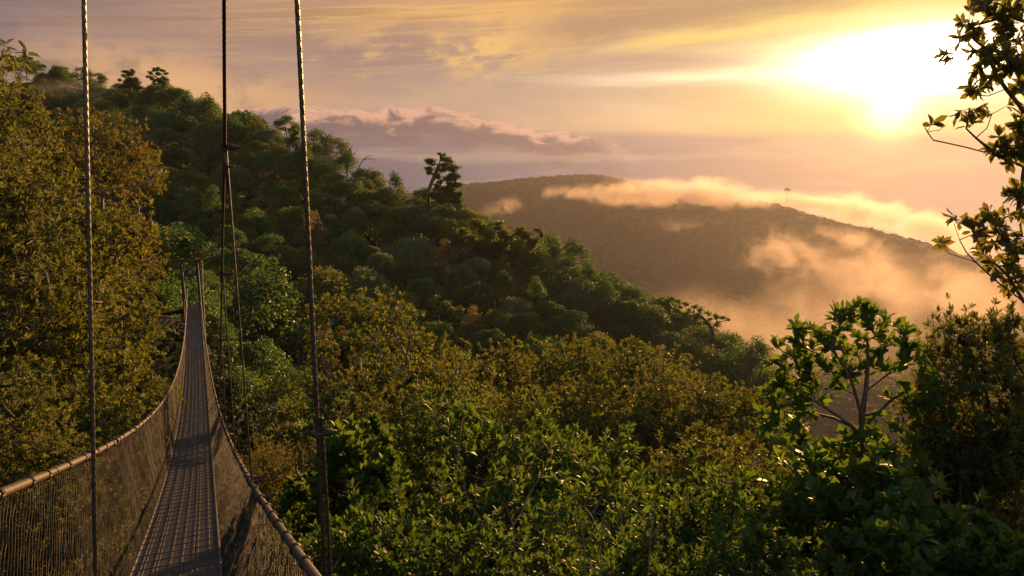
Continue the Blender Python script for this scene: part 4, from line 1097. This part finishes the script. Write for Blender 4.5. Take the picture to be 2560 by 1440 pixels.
# ------------------------------------------------------------------ air: haze and mist
def vol_box(name, lo3, hi3):
    lo3, hi3 = np.array(lo3, float), np.array(hi3, float); mb = MB(); h = (hi3 - lo3) / 2
    mb.box((lo3 + hi3) / 2, [h[0], 0, 0], [0, h[1], 0], [0, 0, h[2]]); return mb
m, o_ = new_mat('haze_air')
pv = node('ShaderNodeVolumePrincipled'); pv.inputs['Color'].default_value = (0.22, 0.21, 0.24, 1); pv.inputs['Density'].default_value = 0.00018
pv.inputs['Anisotropy'].default_value = 0.62; link(pv.outputs[0], o_.inputs['Volume'])
zmin = min(float((Zb - 6).min()), float(GZ.min()))
hz_ = obj('haze', vol_box('haze', (-700, -60, zmin - 1.5), (1950, 2620, 40)).mesh('haze', m)); hz_['kind'] = 'stuff'; hz_['label'] = 'thin golden haze filling the valley air'; hz_['category'] = 'haze'

def far_depth(px, py):
    r = CF + (px - 1280) / F_PX * CX + (720 - py) / F_PX * CU
    dd = np.arange(350, 2400, 8.0); P = dd[:, None] * r; hit = np.nonzero(P[:, 2] < far_z(P[:, :2]) + 6)[0]
    return float(dd[hit[0]]) if len(hit) else None

def mist(px, py, d, wx, hy, dp, dens, seed, tilt=0.0, sc_=1.0, lab='', thr=(.46, .62), fl=.0, alb=.56):
    """a soft bank of mist: ellipsoid of half-widths wx, dp, hy metres with a noise-torn density"""
    m, o_ = new_mat('mist_vapour')
    tcn = node('ShaderNodeTexCoord'); P = X(tcn.outputs['Object'])
    sp_ = node('ShaderNodeSeparateXYZ'); link(P.k, sp_.inputs[0]); x, y, z = (X(sp_.outputs[i]) for i in range(3))
    rad = X.m('SQRT', x * x + y * y + z * z)
    nz = noise(vec(x * (wx / 60 * sc_) + seed, y * (dp / 60 * sc_), z * (hy / 60 * sc_ * 1.3)), 1.0, 6.0, .6, .6)
    fall = step(rad, 1.0, .08)
    den = step(nz + (fall - 0.6) * .22, thr[0], thr[1]) * fall * (1.0 - step(z, fl + .1, 1.0) * .5)
    pv = node('ShaderNodeVolumePrincipled'); pv.inputs['Color'].default_value = (alb, alb * .82, alb * .74, 1); pv.inputs['Anisotropy'].default_value = .50  # warm sun tint and each bank's brightness put into the vapour colour
    link((den * dens).k, pv.inputs['Density']); link(pv.outputs[0], o_.inputs['Volume'])
    me = bpy.data.meshes.new('mist')
    import bmesh
    bm = bmesh.new(); bmesh.ops.create_icosphere(bm, subdivisions=3, radius=1.0); bm.to_mesh(me); bm.free(); me.materials.append(m)
    ob = obj('mist_bank', me); c = at(px, py, d); ob.location = c; ob.scale = (wx, dp, hy); ob.rotation_euler = (0, tilt, 0)
    ob['kind'] = 'stuff'; ob['label'] = lab; ob['category'] = 'mist'
def ridge_mist(px, py, ofs, w_px, h_px, dp, dens, seed, lab, thr=(.43, .60), tilt=0.0, sc_=1.0, alb=.74):
    d = far_depth(px, py + h_px * .35)
    d = (d or 1500) - ofs; k = d / F_PX
    mist(px, py, d, w_px * k, h_px * k, dp, dens, seed, tilt, sc_, lab, thr, 0.0, alb)
ridge_mist(1620, 484, 70, 235, 54, 85, .030, 1.0, 'long bank of peach mist lying on the crest of the far ridge', (.38, .58), tilt=.03, sc_=1.3)
ridge_mist(1420, 484, 60, 120, 34, 60, .014, 2.5, 'pale wisps of mist at the left end of the far crest', (.48, .64), sc_=1.5)
ridge_mist(1800, 486, 60, 190, 56, 70, .030, 4.0, 'golden mist spilling over the middle of the far ridge', (.38, .58), tilt=.06, sc_=1.3)
ridge_mist(1985, 500, -60, 180, 40, 70, .028, 5.5, 'golden mist round the tall tree behind the far crest', (.37, .58), tilt=.10, sc_=1.3, alb=.75)
ridge_mist(2150, 525, -70, 200, 62, 90, .030, 7.0, 'bright yellow mist under the sun behind the far ridge', (.37, .58), tilt=.18, sc_=1.2, alb=.9)
ridge_mist(2340, 578, -50, 210, 66, 90, .028, 9.0, 'glowing mist at the right end of the far ridge', (.37, .58), tilt=.24, sc_=1.2, alb=.85)
ridge_mist(1960, 640, 120, 190, 120, 80, .0105, 12.0, 'torn wisps of mist rising up the face of the far ridge', (.47, .68), .2, 1.8)
ridge_mist(2180, 690, 110, 290, 150, 100, .0115, 15.0, 'veil of orange mist in front of the far ridge at the right', (.38, .70), .3, 1.3)
ridge_mist(2450, 740, 100, 270, 170, 100, .0125, 16.0, 'thick orange haze at the right end of the valley', (.36, .72), .3, 1.1)
ridge_mist(2050, 830, 90, 480, 210, 80, .0105, 17.0, 'faint brown mist low in the valley', (.36, .74), .1, 1.3)
ridge_mist(1770, 456, -30, 130, 36, 60, .012, 31.0, 'thin wisp of mist curling up above the middle of the far ridge', (.46, .66), .0, 1.8)
ridge_mist(2140, 600, 60, 160, 46, 60, .014, 33.0, 'mist tumbling over the crest on the right slope of the far ridge', (.44, .64), .25, 1.7)
ridge_mist(1700, 560, 80, 170, 46, 60, .008, 35.0, 'faint torn mist below the peach bank on the far ridge', (.48, .68), .05, 1.8)
ridge_mist(1750, 800, 120, 260, 110, 70, .0070, 37.0, 'low brown mist at the foot of the far hill beside the near spur', (.36, .74), .1, 1.4)
ridge_mist(1255, 520, 50, 130, 45, 60, .012, 18.0, 'small pink wisps of mist beside the near spur', (.50, .68), -.2, 1.7)
mist(190, 225, 215, 17, 5.5, 12, .045, 21.0, .12, 5.0, 'dim mist hanging on the misty left hilltop', (.44, .66), alb=.5)

# ------------------------------------------------------------------ render settings
sc.view_settings.view_transform = 'Standard'; sc.view_settings.look = 'None'; sc.view_settings.gamma = 1; sc.view_settings.exposure = 1.2
cy = sc.cycles
cy.max_bounces = 7; cy.diffuse_bounces = 3; cy.glossy_bounces = 2; cy.transmission_bounces = 4; cy.volume_bounces = 1; cy.transparent_max_bounces = 8
cy.sample_clamp_indirect = 4.0; cy.sample_clamp_direct = 0.0
cy.volume_step_rate = 0.6; cy.volume_max_steps = 64
cy.use_adaptive_sampling = True; cy.adaptive_threshold = 0.015
cy.use_denoising = True
try:
    cy.denoiser = 'OPENIMAGEDENOISE'; cy.denoising_input_passes = 'RGB_ALBEDO_NORMAL'; cy.denoising_prefilter = 'ACCURATE'
except Exception: pass
